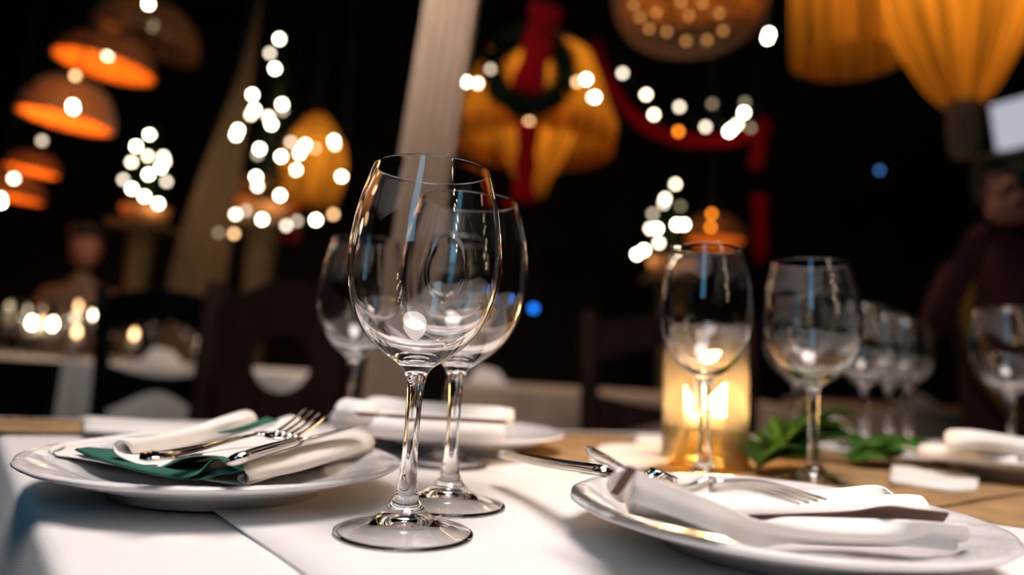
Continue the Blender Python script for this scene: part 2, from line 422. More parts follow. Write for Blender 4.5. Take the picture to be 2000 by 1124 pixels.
def draped_cloth(name, poly, ztop, drop, mat, flare=0.1, wave=0.025, freq=16.0, th=0.0022, n=40, parent=None, off=(0, 0, 0)):
    """flat top plus a hanging skirt with folds along the whole outline"""
    ring = []
    for i, p in enumerate(poly):
        q = poly[(i + 1) % len(poly)]; pr = poly[i - 1]
        L_ = (q - p).length; k = max(4, int(n * L_))
        for j in range(k):
            pos = p.lerp(q, j / k)
            nrm = Vector(((q - p).y, -(q - p).x, 0)).normalized()
            if j == 0:
                n0 = Vector(((p - pr).y, -(p - pr).x, 0)).normalized(); nrm = (nrm + n0).normalized() * 1.2
            ring.append((pos, nrm))
    nn = len(ring); vs = []; fs = []
    levels = [(0.0, -0.02), (0.0, -0.004), (-0.0012, 0.0012), (-0.006, 0.004), (-0.011, 0.0046)] + [(-drop * t, 0.004 + flare * t ** 0.8) for t in (0.08, 0.25, 0.45, 0.7, 1.0)]
    s = 0.0; prev = None
    for li, (dz, out) in enumerate(levels):
        s = 0.0; prev = None
        for (pos, nrm) in ring:
            if prev is not None: s += (pos - prev).length
            prev = pos
            amp = wave * max(0, (-dz) / drop) ** 0.7
            w = amp * (math.sin(s * freq) + 0.5 * math.sin(s * freq * 2.3 + 1))
            vs.append(Vector((pos.x, pos.y, 0)) + nrm * (out + w) + Vector((0, 0, ztop + dz)))
    for li in range(len(levels) - 1):
        for k in range(nn):
            k2 = (k + 1) % nn; fs.append((li * nn + k, (li + 1) * nn + k, (li + 1) * nn + k2, li * nn + k2))
    fs.append(tuple(range(nn)))
    o_ = Vector(off)
    o = obj(name, mesh(name, [v - o_ for v in vs], fs), mat, parent)
    bm = bmesh.new(); bm.from_mesh(o.data); bmesh.ops.recalc_face_normals(bm, faces=bm.faces); bmesh.ops.triangulate(bm, faces=[f for f in bm.faces if len(f.verts) > 4]); bm.to_mesh(o.data); bm.free()
    return solid(o, th, off=-1)
BASEZ = TT - 0.0022
cl = draped_cloth('tablecloth', quad, BASEZ, 0.5, MT['cloth'], flare=0.035, wave=0.008, freq=15)
tag(cl, 'white tablecloth hanging in a blue-grey fold over the near table corner', 'tablecloth')
# second cloth laid on top; its edge is the dark crossing line beside the front glass
s1, s2 = T(410, 993), T(600, 1124); sd = s1 - s2; sd.z = 0; sd.normalize()
SN = isect(s2, sd, A, fd) + sd * 0.01; SF = isect(s2, sd, B, fd) - sd * 0.012
ov = MB(); nu, nv = 60, 40
ER, EC = D.lerp(A, 0.01) + (C - D).normalized() * 0.01, C.lerp(B, 0.01) + (D - C).normalized() * 0.01
for i in range(nu + 1):
    for j in range(nv + 1):
        p0 = SN.lerp(ER, i / nu); p1 = SF.lerp(EC, i / nu); p = p0.lerp(p1, j / nv)
        wob = 0.0018 * math.sin(j * 0.9) if i == 0 else 0
        lift = 0.0022 * math.exp(-i * 1.2)
        ov.v.append(Vector((p.x + wob, p.y, TT + lift * (0.6 + 0.4 * math.sin(j * 0.7)))))
for i in range(nu):
    for j in range(nv):
        a = i * (nv + 1) + j; ov.f.append((a, a + nv + 1, a + nv + 2, a + 1))
ovo = solid(ov.build('cloth_overlay', MT['cloth']), 0.0016, off=-1)
tag(ovo, 'white overlay cloth whose edge crosses the table beside the front wine glass', 'tablecloth')

def strip(name, near, far, zt, mat, label, cat, group=None, rows=6, n=5, th=0.0016, wav=0.0):
    a = crom([T(u, v, zt) for u, v in near], n); b = crom([T(u, v, zt) for u, v in far], n)
    m = MB()
    for i in range(len(a)):
        for j in range(rows + 1):
            p = a[i].lerp(b[i], j / rows); p.z += wav * (math.sin(i * 0.9) * 0.5 + 0.5) * (1 if j in (0, rows) else 0.4); m.v.append(p)
    for i in range(len(a) - 1):
        for j in range(rows):
            k = i * (rows + 1) + j; m.f.append((k, k + rows + 1, k + rows + 2, k + 1))
    o = solid(m.build(name, mat), th, off=-1); return tag(o, label, cat, group)
strip('table_runner', [(700, 856), (850, 873), (1190, 914), (1560, 966), (1960, 1023), (2150, 1050)],
      [(820, 846), (950, 846.5), (1180, 847.5), (1420, 860), (1760, 893), (2100, 930)], 0.0018, MT['burlap'],
      'brown burlap runner crossing the table under the candle glass', 'table runner', wav=0.0008)
strip('table_runner', [(1780, 1000), (1862, 984), (1940, 971), (2030, 957)], [(1700, 960), (1800, 948), (1900, 938), (2030, 930)], 0.0042, MT['burlap'],
      'second layer of burlap with a dark folded edge beside the right plate', 'table runner', wav=0.001)
strip('burlap_mat', [(-25, 841), (60, 842), (172, 843)], [(-25, 816), (60, 817), (180, 822)], 0.003, MT['burlap'],
      'small burlap mat at the far left table corner behind the plate', 'mat', wav=0.0)

# ------------------------------------------------------------------ wine glasses
GP = [(0.0, 0.0100), (0.008, 0.0086), (0.014, 0.0066), (0.022, 0.0042), (0.031, 0.0020), (0.0375, 0.0003), (0.0392, 0.0002), (0.0404, 0.0008), (0.0408, 0.0017), (0.0395, 0.0028), (0.031, 0.0050), (0.020, 0.0085), (0.0115, 0.0145), (0.0072, 0.022),
      (0.0054, 0.032), (0.0046, 0.048), (0.0046, 0.068), (0.0051, 0.082), (0.0062, 0.090), (0.0088, 0.0955), (0.0155, 0.1005), (0.026, 0.108), (0.0355, 0.1185), (0.0425, 0.132), (0.0466, 0.147),
      (0.0477, 0.160), (0.0466, 0.174), (0.0432, 0.190), (0.0386, 0.204), (0.0354, 0.2130), (0.0350, 0.2142), (0.0344, 0.2145)]
GI = [(0.0340, 0.2138), (0.0342, 0.2128), (0.0374, 0.204), (0.0420, 0.190), (0.0453, 0.174), (0.0464, 0.160), (0.0452, 0.147), (0.0410, 0.1325), (0.0338, 0.120), (0.0240, 0.1105), (0.0130, 0.1045), (0.005, 0.1023), (0.0, 0.1018)]
GP = [(r * (1.0 + 0.055 * max(0, z - 0.17) / 0.0445), 0.16 + (z - 0.16) * 1.11 if z > 0.16 else z) for r, z in GP]
GI = [(r * (1.0 + 0.055 * max(0, z - 0.17) / 0.0445), 0.16 + (z - 0.16) * 1.11 if z > 0.16 else z) for r, z in GI]
def smooth_prof(p, n):
    return [(max(0.0, v.x), v.y) for v in crom([Vector((a, b, 0)) for a, b in p], n)]
def glass_mesh(name, seg, n, rs=1.0, bowl=1.0):
    prof = smooth_prof(GP, n) + smooth_prof(GI, n)
    prof = [(r * (rs if z < 0.09 else bowl), z) for r, z in prof]
    return lathe(name, prof, seg)
gm_hi = glass_mesh('wine_glass', 96, 4); gm_slim = glass_mesh('wine_glass', 72, 3, 1.0, 0.9); gm_lo = glass_mesh('wine_glass', 40, 2)
G_GRP = 'stemmed wine glasses on the front table'
def wineglass(me, loc, label, group=G_GRP, mat='glass', rz=0.0):
    return tag(obj('wine_glass', me, MT[mat], None, loc, (0, 0, rz)), label, 'wine glass', group)
wineglass(gm_hi, T(788, 1045), 'large clear wine glass in sharp focus, nearest on the white cloth')
wineglass(gm_hi, T(874, 989), 'clear wine glass right behind the sharp front glass')
wineglass(gm_slim, T(674, 887), 'blurred wine glass behind the fork of the green napkin plate', rz=0.3)
wineglass(gm_lo, T(872, 908), 'wine glass standing hidden behind the two front glasses, only foot and stem clear', rz=0.3)
wineglass(gm_slim, T(1374, 953), 'slim wine glass standing right in front of the lit candle cylinder')
wineglass(gm_hi, T(1590, 948), 'wine glass beside the candle with green leaves at its foot', rz=0.2)
wineglass(gm_lo, T(1690, 878), 'leftmost of the blurred far glasses right of the leaves', rz=0.1)
wineglass(gm_lo, T(1738, 868), 'middle one of the blurred far glasses right of the leaves', rz=0.5)
wineglass(gm_lo, T(1776, 862), 'rightmost of the three clustered blurred glasses at the far table edge', rz=0.9)
wineglass(gm_lo, T(1980, 905), 'blurred wine glass cut off by the right picture edge', rz=0.4)
wineglass(gm_lo, T(1558, 878), 'blurred wine glass half hidden behind the glass with leaves at its foot', rz=0.4)

# ------------------------------------------------------------------ plates
PP = [(0.0, 0.0035), (0.060, 0.0035), (0.0645, 0.0), (0.069, 0.0), (0.072, 0.0055), (0.083, 0.0085), (0.098, 0.0130), (0.114, 0.0180), (0.1225, 0.0208), (0.1248, 0.0225), (0.1242, 0.0240)]
PT = [(0.1205, 0.0240), (0.117, 0.0230), (0.112, 0.0216), (0.107, 0.0202), (0.102, 0.0187), (0.097, 0.0171), (0.092, 0.0155), (0.087, 0.0138), (0.082, 0.0120), (0.074, 0.0105), (0.05, 0.0100), (0.0, 0.0098)]
def plate_mod(th, i, r, z):
    if r > 0.12 and i < 40: r2 = r * (1 + 0.007 * abs(math.cos(th * 9)))
    else: r2 = r
    nb = 10
    if i > nb and 0.084 < r < 0.122:
        u = (r - 0.084) / 0.038
        leafy = abs(math.sin(9 * th + 5 * u)) * 0.6 + abs(math.sin(27 * th - 9 * u)) * 0.4
        z += 0.0024 * math.sin(PI * min(1, max(0, u))) ** 0.6 * (leafy - 0.3)
    return r2, z
plate_me = lathe('dinner_plate', PP + PT, 216, False, plate_mod)
P_GRP = 'white embossed dinner plates'
def plate(loc, label, rz=0.0, s=1.012):
    o_ = tag(obj('dinner_plate', plate_me, MT['china'], None, loc, (0, 0, rz)), label, 'plate', P_GRP); o_.scale = (s, s, 1); return o_
pl_l = plate((-0.1985, 0.5385, TT + 0.0002), 'white embossed plate carrying the green and white napkins')
pl_r = plate((0.173, 0.466, TT + 0.0002), 'white embossed plate carrying the brown and white napkins', 0.4)
pl_b = plate((-0.053, 0.85, TT + 0.0002), 'blurred white plate behind the two front glasses', 0.8)
pl_f = plate((0.60, 0.862, TT + 0.006), 'blurred white plate far right below the cut-off glass', 1.2)

# ------------------------------------------------------------------ left napkins (white with green)
nl = thing('white_napkin', 'white cloth napkin folded in rolls on the left plate under the fork', 'napkin', T(400, 900, 0.012))
o = nl.location
def plate_z(r):
    return 0.0150 + 0.0075 * min(1.0, r / 0.125) ** 2
def on_plate(pl, zero):
    def f(lst):
        out = []
        for u, v, za in lst:
            z = za
            for _ in range(14):
                p = T(u, v, z); r = math.hypot(p.x - pl.location.x, p.y - pl.location.y)
                z = 0.5 * z + 0.5 * (plate_z(r) + za - zero)
            out.append(T(u, v, z))
        return out
    return f
R3 = on_plate(pl_l, 0.0235)
# lower white layer
sheet('bottom_fold', [R3([(128, 872, .0275), (108, 880, .027), (112, 889, .0262), (150, 894, .0255), (260, 914, .0245), (380, 934, .0245), (478, 948, .0245)]),
                      R3([(150, 862, .0275), (140, 869, .027), (150, 878, .024), (220, 884, .021), (340, 898, .020), (470, 915, .020), (580, 918, .020)]),
                      R3([(430, 828, .024), (440, 830, .023), (450, 834, .021), (500, 842, .020), (560, 852, .020), (640, 864, .020), (720, 880, .021)])], MT['napkin'], nl, o)
# upper white layer: curl on the left, valley for the cutlery, roll on the right
near = R3([(258, 886, .0335), (249, 869, .040), (235, 860, .043), (223, 870, .039), (228, 887, .034), (256, 902, .0305), (296, 914, .0285), (324, 909, .031), (350, 896, .037), (392, 890, .040), (428, 892, .040), (462, 905, .038), (482, 921, .034), (486, 938, .0285)])
mid1 = R3([(345, 876, .031), (335, 857, .040), (322, 850, .043), (310, 858, .039), (320, 872, .032), (350, 882, .029), (395, 890, .0275), (425, 886, .030), (452, 876, .034), (490, 872, .036), (530, 872, .038), (570, 884, .038), (590, 902, .033), (590, 918, .027)])
far = R3([(505, 836, .030), (498, 812, .044), (480, 803, .046), (455, 812, .042), (480, 830, .034), (505, 834, .030), (530, 826, .034), (570, 813, .043), (600, 830, .036), (625, 845, .034), (665, 842, .040), (708, 842, .041), (728, 856, .036), (727, 876, .029)])
sheet('top_fold', [near, mid1, far], MT['napkin'], nl, o, na=5, nb=8, t=0.0016)
# end roll of the right side
sheet('side_roll', [R3([(466, 907, .037), (480, 921, .033), (484, 936, .028), (478, 945, .0255), (466, 938, .0275), (468, 928, .0305)]),
                    R3([(600, 868, .038), (616, 884, .034), (622, 900, .0285), (612, 910, .025), (600, 902, .027), (602, 890, .031)]),
                    R3([(700, 842, .041), (724, 850, .037), (731, 866, .031), (722, 880, .027), (708, 872, .028), (708, 860, .033)])], MT['napkin'], nl, o)
ng = thing('green_napkin', 'dark green cloth napkin folded between the white folds on the left plate', 'napkin', T(300, 915, 0.02))
og = ng.location
for k, dz in enumerate((0.0, 0.0021)):
    g_near = R3([(146 + 3 * k, 879 - 2 * k, .0285 + dz), (190, 897 - 3 * k, .0275 + dz), (250, 915 - 3 * k, .0272 + dz), (310, 929 - 3 * k, .0270 + dz), (352, 936 - 3 * k, .0270 + dz), (385, 930 - 4 * k, .0285 + dz), (408, 908 - 4 * k, .035 + dz), (424, 899 - 3 * k, .038 + dz), (446, 907, .0375 + dz), (474, 918, .034 + dz)])
    g_mid = R3([(170, 875, .0285 + dz), (235, 880, .0275 + dz), (290, 890, .0262 + dz), (340, 899, .0255 + dz), (380, 903, .0255 + dz), (410, 900, .027 + dz), (432, 888, .0325 + dz), (450, 884, .035 + dz), (470, 890, .035 + dz), (492, 900, .032 + dz)])
    if k == 1:
        g_mid = [p + Vector((0, 0, -0.001)) for p in g_mid]
    sheet('green_fold', [g_near, g_mid], MT['green'], ng, og, na=5, nb=6, t=0.0011)
sheet('green_fold', [R3([(474, 918, .0345), (450, 925, .0325), (425, 929, .030), (400, 936, .0275), (372, 938, .0265)]), R3([(455, 909, .036), (436, 916, .034), (418, 920, .032), (398, 927, .029), (376, 930, .0275)])], MT['green'], ng, og, t=0.0012)
sheet('green_fold', [R3([(425, 846, .040), (470, 834, .043), (520, 816, .0465)]), R3([(452, 846, .037), (498, 836, .040), (545, 822, .044)])], MT['green'], ng, og, t=0.0012)

# ------------------------------------------------------------------ cutlery
def fork(label, hp, nk, tines, wd, group):
    r = thing('fork', label, 'fork', hp[0] - Vector((0, 0, 0.002)), group=group); o = r.location
    H_ = crom(hp, 5); n = len(H_)
    rad = [0.0028 + 0.0046 * (1 - i / (n - 1)) ** 1.5 if i > 1 else 0.0045 + 0.0012 * i for i in range(n)]
    MB().tube(H_, rad, 12, 0.33, wd).build('handle', MT['steel'], r, off=o)
    K_ = crom(nk, 5); kn = len(K_)
    MB().tube(K_, [0.0028 + 0.0082 * math.sin(0.5 * PI * i / (kn - 1)) ** 1.6 for i in range(kn)], 14, [0.5 - 0.38 * i / (kn - 1) for i in range(kn)], wd).build('neck', MT['steel'], r, off=o)
    for t in tines:
        P = crom(t, 4); k = len(P)
        MB().tube(P, [0.0021 - 0.0010 * i / (k - 1) for i in range(k)], 8, 0.6, wd).build('tine', MT['steel'], r, off=o)
    return r
def lerp2(a, b, t): return tuple(x + (y - x) * t for x, y in zip(a, b))
TL_ = lambda u, v, z: R3([(u, v, z)])[0]
# left fork: handle end near, tines up at the far right
hp = R3([(272, 892, .0425), (330, 889, .0425), (400, 873, .0440), (462, 857, .0465), (500, 849, .0485)])
nk = R3([(500, 849, .0485), (520, 848, .0485), (538, 852, .0475), (556, 851, .0475)])
tip_a, tip_b = TL_(597, 798, .062), TL_(637, 813, .0585)
bas_a, bas_b = TL_(538, 846, .0500), TL_(572, 856, .0465)
wd = (tip_b - tip_a).normalized()
ts = []
for i in range(4):
    a = bas_a.lerp(bas_b, i / 3); b = tip_a.lerp(tip_b, i / 3); ts.append([a, a.lerp(b, .5) + Vector((0, 0, -0.0010)), b])
fork('silver dinner fork lying on the green and white napkins', hp, nk, ts, wd, 'forks on the front plates')
def knife(label, pts, split, wd, group):
    r = thing('table_knife', label, 'knife', pts[0] - Vector((0, 0, 0.002)), group=group); o = r.location
    P = crom(pts, 6); n = len(P); k = int(n * split)
    MB().tube(P[:k + 1], [0.0052 + 0.0016 * math.sin(PI * (0.15 + 0.7 * i / k)) for i in range(k + 1)], 12, 0.55, wd).build('handle', MT['steel'], r, off=o)
    q = P[k:]; MB().tube(q, [0.0046 + 0.0050 * math.sin(PI * min(1, 0.25 + 0.72 * i / max(1, len(q) - 1))) for i in range(len(q))], 10, 0.14, wd).build('blade', MT['steel'], r, off=o)
    return r
kp = R3([(462, 897, .0430), (520, 880, .0440), (590, 861, .0455), (650, 846, .0475), (712, 831, .0500)])
knife('silver table knife beside the fork on the green and white napkins', kp, 0.45, (kp[-1] - kp[0]).cross(Vector((0, 0, 1))).normalized() + Vector((0, 0, .4)), 'knives on the front plates')

# ------------------------------------------------------------------ right napkins (white with brown)
R3 = on_plate(pl_r, 0.0205)
nr_ = thing('white_napkin', 'white cloth napkin folded as a cutlery pocket on the right plate', 'napkin', T(1500, 1030, 0.012)); o = nr_.location
bot = R3([(1228, 1002, .0255), (1290, 1018, .0245), (1370, 1036, .0215), (1480, 1053, .0205), (1600, 1063, .0205), (1724, 1066, .0215), (1820, 1063, .0235), (1890, 1056, .0255)])
bul = R3([(1229, 975, .034), (1300, 994, .0325), (1380, 1015, .0295), (1480, 1040, .0265), (1600, 1045, .0285), (1724, 1047, .0290), (1820, 1043, .0305), (1893, 1040, .031)])
top = R3([(1240, 922, .0545), (1310, 950, .0485), (1395, 981, .0430), (1480, 1018, .0335), (1545, 1013, .0350), (1690, 1016, .0355), (1805, 1020, .0370), (1886, 1027, .0365)])
bk = [p + Vector((0.001, 0.008, -0.0065)) for p in top]; bk2 = [p + Vector((0.0, 0.0075, -0.014)) for p in top]
sheet('front_fold', [bot, bul, top, bk, bk2], MT['napkin'], nr_, o, na=5, nb=5)
tw = crom(R3([(1340, 988, .0300), (1420, 992, .0305), (1540, 994, .0305), (1680, 994, .0310), (1802, 992, .0320)]), 5)
wdv = (tw[-1] - tw[0]).normalized().cross(Vector((0, 0, 1)))
MB().tube(tw, [0.0125] * (len(tw) - 1) + [0.0115], 20, 0.62, wdv).build('inner_roll', MT['napkin'], nr_, off=o)
sheet('back_flap', [R3([(1470, 966, .0335), (1560, 961, .0365), (1640, 955, .0395), (1712, 948, .0430), (1738, 962, .0400), (1752, 977, .0365)]),
                    R3([(1480, 985, .0300), (1560, 985, .0310), (1640, 985, .0320), (1712, 984, .0325), (1760, 984, .0325), (1800, 986, .032)])], MT['napkin'], nr_, o)
sheet('pocket_end', [R3([(1205, 924, .0515), (1192, 932, .0480), (1186, 948, .0420), (1189, 962, .0365), (1206, 978, .0310), (1226, 986, .0285)]),
                     R3([(1216, 916, .0530), (1206, 930, .0490), (1203, 945, .0430), (1208, 955, .0390), (1220, 962, .0360), (1236, 966, .0340)]),
                     R3([(1236, 924, .0530), (1230, 934, .0490), (1228, 944, .0450), (1230, 950, .0420), (1238, 954, .0400), (1246, 956, .0390)])], MT['napkin'], nr_, o)
sheet('pocket_end', [R3([(1233, 926, .053), (1222, 950, .0445), (1218, 975, .036), (1228, 1002, .0262)]), R3([(1246, 928, .0525), (1242, 950, .0440), (1240, 972, .036), (1246, 996, .0275)])], MT['napkin'], nr_, o)
nb_ = thing('brown_napkin', 'brown cloth napkin folded inside the white pocket on the right plate', 'napkin', T(1700, 1010, 0.02)); ob = nb_.location
sheet('brown_fold', [R3([(1462, 1009, .0345), (1560, 1006, .0355), (1664, 1001, .0380), (1733, 991, .0430), (1790, 997, .0415), (1853, 1004, .0400)]),
                     R3([(1466, 1016, .0315), (1560, 1014, .0320), (1660, 1014, .0325), (1733, 1014, .0335), (1790, 1017, .0335), (1842, 1019, .0340)])], MT['brown'], nb_, ob)
sheet('brown_fold', [R3([(1225, 912, .0565), (1211, 934, .0490), (1200, 952, .0425), (1193, 962, .0390)]), R3([(1243, 920, .0555), (1229, 940, .0485), (1216, 958, .0420), (1207, 967, .0385)])], MT['brown'], nb_, ob)
R3 = lambda lst: [T(*p) for p in lst]
# fork and knife whose handles stick out of the pocket
hp = R3([(1152, 884, .0560), (1185, 900, .0550), (1225, 921, .0535), (1290, 942, .0500), (1335, 953, .0480)])
nk = R3([(1335, 953, .0480), (1352, 952, .0485), (1375, 945, .0500), (1398, 944, .0505)])
ta, tb_ = T(1612, 976, .0400), T(1560, 985, .0395)
ba, bb = T(1396, 943, .0525), T(1388, 958, .0465)
wd2 = (ba - bb).normalized(); ts = []
for i in range(4):
    a = ba.lerp(bb, i / 3); b = ta.lerp(tb_, i / 3); ts.append([a, a.lerp(b, .35) + Vector((0, 0, 0.0035)), a.lerp(b, .7) + Vector((0, 0, 0.002)), b])
fork('silver fork sticking out of the brown and white napkin pocket', hp, nk, ts, wd2, 'forks on the front plates')
kp = R3([(984, 888, .0270), (1040, 899, .0310), (1110, 911, .0370), (1185, 922, .0440), (1250, 938, .0440), (1320, 952, .0400)])
knife('dark reflecting table knife reaching from the right plate over the runner', kp, 0.6, (kp[-1] - kp[0]).cross(Vector((0, 0, 1))).normalized(), 'knives on the front plates')

# ------------------------------------------------------------------ blurred napkins further back
def soft_roll(name, pts, rad, flat, parent, off, mat='napkin'):
    P = crom(pts, 4); w = (P[-1] - P[0]).normalized().cross(Vector((0, 0, 1)))
    return MB().tube(P, [rad * (0.86 if i in (0, len(P) - 1) else 1) for i in range(len(P))], 16, flat, w).build(name, MT[mat], parent, off=off)
nb2 = thing('white_napkin', 'white napkin rolled on the blurred plate behind the front glasses', 'napkin', T(830, 840, 0.012)); o = nb2.location
soft_roll('front_roll', R3([(668, 818, .034), (760, 829, .034), (880, 836, .034), (985, 842, .034)]), 0.022, 0.62, nb2, o)
soft_roll('back_roll', R3([(725, 790, .050), (800, 800, .048), (900, 808, .047), (1000, 815, .046)]), 0.019, 0.5, nb2, o)
soft_roll('left_roll', R3([(668, 800, .046), (690, 802, .046), (720, 806, .046)]), 0.018, 0.6, nb2, o)
nbb = thing('brown_napkin', 'thin brown napkin strip between the folds on the plate behind the front glasses', 'napkin', T(830, 820, 0.03)); o = nbb.location
sheet('brown_fold', [R3([(690, 806, .050), (800, 812, .049), (985, 822, .048)]), R3([(705, 812, .047), (820, 819, .047), (990, 828, .046)])], MT['brown'], nbb, o)
strip('white_napkin', [(1152, 896), (1190, 905), (1260, 907), (1316, 896)], [(1172, 869), (1210, 866), (1260, 867), (1306, 872)], 0.009, MT['napkin'], 'flat white napkin on the burlap left of the candle', 'napkin', th=0.007)
strip('white_napkin', [(1240, 861), (1275, 864), (1320, 862)], [(1246, 848), (1280, 848), (1318, 849)], 0.008, MT['napkin'], 'small white napkin at the far table edge left of the candle', 'napkin', th=0.006)
strip('white_napkin', [(1738, 934), (1800, 944), (1860, 951), (1908, 950)], [(1742, 908), (1810, 913), (1870, 922), (1912, 930)], 0.010, MT['napkin'], 'white folded napkin on the burlap between leaves and far right plate', 'napkin', th=0.007)
strip('white_napkin', [(165, 833), (260, 838), (360, 839), (425, 838)], [(165, 812), (260, 818), (360, 825), (425, 827)], 0.012, MT['napkin'], 'white cloth fold lying behind the plate with the green napkin', 'napkin', th=0.006)
nf = thing('white_napkin', 'crumpled white napkin heaped on the far right plate', 'napkin', T(1890, 880, 0.012)); o = nf.location
soft_roll('front_roll', R3([(1800, 880, .030), (1880, 889, .030), (1990, 902, .030)]), 0.022, 0.4, nf, o)
soft_roll('back_roll', R3([(1850, 862, .046), (1890, 858, .050), (1960, 868, .046), (2030, 880, .042)]), 0.020, 0.5, nf, o)
nf2 = thing('white_napkin', 'white napkin standing folded behind the leaves and the right wine glass', 'napkin', T(1625, 862, 0.0)); o = nf2.location
sheet('fold', [R3([(1590, 858, .004), (1600, 840, .022), (1625, 824, .036), (1650, 838, .024), (1668, 858, .004)]), R3([(1588, 850, .006), (1604, 832, .024), (1630, 814, .040), (1656, 832, .024), (1675, 851, .006)])], MT['napkin'], nf2, o, t=0.004)

# ------------------------------------------------------------------ candle glass
cpos = T(1386, 921); cpos.y += 0.02
ch = thing('candle_holder', 'straight glass cylinder with floating candles burning over amber water', 'candle holder', cpos)
CR = 0.0465
obj('cylinder', lathe('cylinder', [(0.0, 0.0005), (CR - 0.002, 0.0005), (CR, 0.003), (CR, 0.150), (CR - 0.001, 0.1508), (CR - 0.0028, 0.150), (CR - 0.0028, 0.008), (CR - 0.006, 0.006), (0, 0.006)], 64), MT['candle_glass'], ch)
obj('amber_water', lathe('amber_water', [(0, 0.0065), (CR - 0.0064, 0.0065), (CR - 0.0034, 0.009), (CR - 0.0034, 0.046), (CR - 0.0050, 0.0452), (0, 0.045)], 48), MT['oil'], ch)
for (dx, dy, r) in ((0.020, -0.006, 0.021), (-0.0235, 0.008, 0.0165)):
    c_ = obj('floating_candle', lathe('floating_candle', [(0, 0.040), (r * 0.75, 0.040), (r, 0.046), (r, 0.055), (r * 0.9, 0.057), (0, 0.0555)], 28), MT['wax'], ch, (dx, dy, 0))
    fl = 2.2 if r > 0.02 else 1.3
    obj('flame', lathe('flame', [(0, 0.056), (0.0050 * fl, 0.060), (0.0085 * fl, 0.066), (0.0080 * fl, 0.073), (0.0045 * fl, 0.082), (0.0015 * fl, 0.089), (0, 0.092)], 16), MT['flame'], c_)
point('candle_light', cpos + Vector((0.012, -0.002, 0.098)), 1.3, (1.0, 0.52, 0.18), 0.018)

# ------------------------------------------------------------------ leaves on the table
def leaf_mesh(L_, w, curl, fold):
    n = 8; vs = []; fs = []
    for i in range(n + 1):
        t = i / n; ww = w * math.sin(PI * t ** 0.8) ** 0.9 * (1 - 0.25 * t) if 0 < t < 1 else 0.0004
        x = L_ * t; z = curl * L_ * math.sin(PI * t * 0.9)
        for s_, zz in ((-1, fold * ww), (-0.5, fold * ww * 0.35), (0, 0), (0.5, fold * ww * 0.35), (1, fold * ww)):
            vs.append((x, s_ * ww, z + zz))
    for i in range(n):
        for j in range(4):
            a = i * 5 + j; fs.append((a, a + 5, a + 6, a + 1))
    return mesh('leaf', vs, fs)
lms = [leaf_mesh(0.075, 0.030, 0.22, 0.25), leaf_mesh(0.065, 0.027, 0.12, 0.4), leaf_mesh(0.05, 0.020, 0.25, 0.3)]
def sprig(label, base, ang, length, nleaf, zlift, group='leaf sprigs round the candle', sc=1.0):
    r = thing('leaf_sprig', label, 'leaf sprig', base, ang, group)
    st = crom([(0, 0, 0.006), (length * .35, 0.006, 0.012 + zlift * .4), (length * .7, -0.004, 0.014 + zlift), (length, 0.003, 0.010 + zlift)], 5)
    MB().tube(st, 0.0016, 6).build('stem', MT['stem'], r)
    for i in range(nleaf):
        p = st[int((len(st) - 1) * (0.1 + 0.9 * i / (nleaf - 1)))]
        s_ = 1 if i % 2 else -1
        lf = obj('leaf', lms[i % 3], MT['leaf'], r, p, (random.uniform(-.3, .5), random.uniform(-.35, .05), s_ * random.uniform(.5, 1.1)))
        lf.scale = (sc * random.uniform(.8, 1.1),) * 3
        solid(lf, 0.0006)
    return r
p0 = T(1472, 935); p1 = T(1560, 925); p2 = T(1620, 912)
sprig('sprig of broad green leaves between the candle and the right wine glass', p0, 0.6, 0.085, 14, 0.012)
sprig('bright green sprig with an upright leaf behind the right wine glass', T(1500, 900), 0.25, 0.07, 9, 0.02, sc=0.9)
sprig('dark green trailing sprig right of the wine glass foot', T(1650, 915), 0.35, 0.08, 12, 0.004, sc=0.75)
sprig('small dark sprig at the tail end of the table greenery', T(1690, 912), 0.5, 0.06, 6, 0.0, sc=0.7)

# ------------------------------------------------------------------ tables behind
def far_table(label, poly, label_cloth, drop=0.55, mat='cloth_far'):
    c = sum(poly, Vector()) / len(poly)
    t = thing('dining_table', label, 'table', (c.x, c.y, 0)); off = t.location
    q = [c + (p - c) * 0.97 for p in poly]
    m = MB(); m.v = [Vector((p.x, p.y, z)) for z in (TT - 0.045, TT - 0.006) for p in q]
    m.f = [(0, 1, 2, 3), (7, 6, 5, 4)] + [(i, i + 4, (i + 1) % 4 + 4, (i + 1) % 4) for i in range(4)]
    m.build('tabletop', MT['darkwood'], t, smooth=False, off=off)
    for p in q:
        s_ = c + (p - c) * 0.85; MB().box((s_.x, s_.y, (TT - 0.045) / 2), (0.035, 0.035, (TT - 0.045) / 2)).build('leg', MT['darkwood'], t, smooth=False, off=off)
    tag(draped_cloth('tablecloth', poly, TT, drop, MT[mat], flare=0.05, wave=0.02, freq=18), label_cloth, 'tablecloth')
V2 = lambda x, y: Vector((x, y, 0))
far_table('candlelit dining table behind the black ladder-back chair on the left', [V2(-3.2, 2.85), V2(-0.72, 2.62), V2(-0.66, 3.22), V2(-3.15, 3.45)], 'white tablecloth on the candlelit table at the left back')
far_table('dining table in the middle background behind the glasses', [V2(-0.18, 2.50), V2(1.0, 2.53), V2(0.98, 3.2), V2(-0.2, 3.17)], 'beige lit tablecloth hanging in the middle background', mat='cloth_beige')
far_table('dining table in the right background behind the far glasses', [V2(1.35, 2.75), V2(2.7, 2.8), V2(2.7, 3.6), V2(1.35, 3.5)], 'dim tablecloth on the table in the right background', mat='cloth_beige')

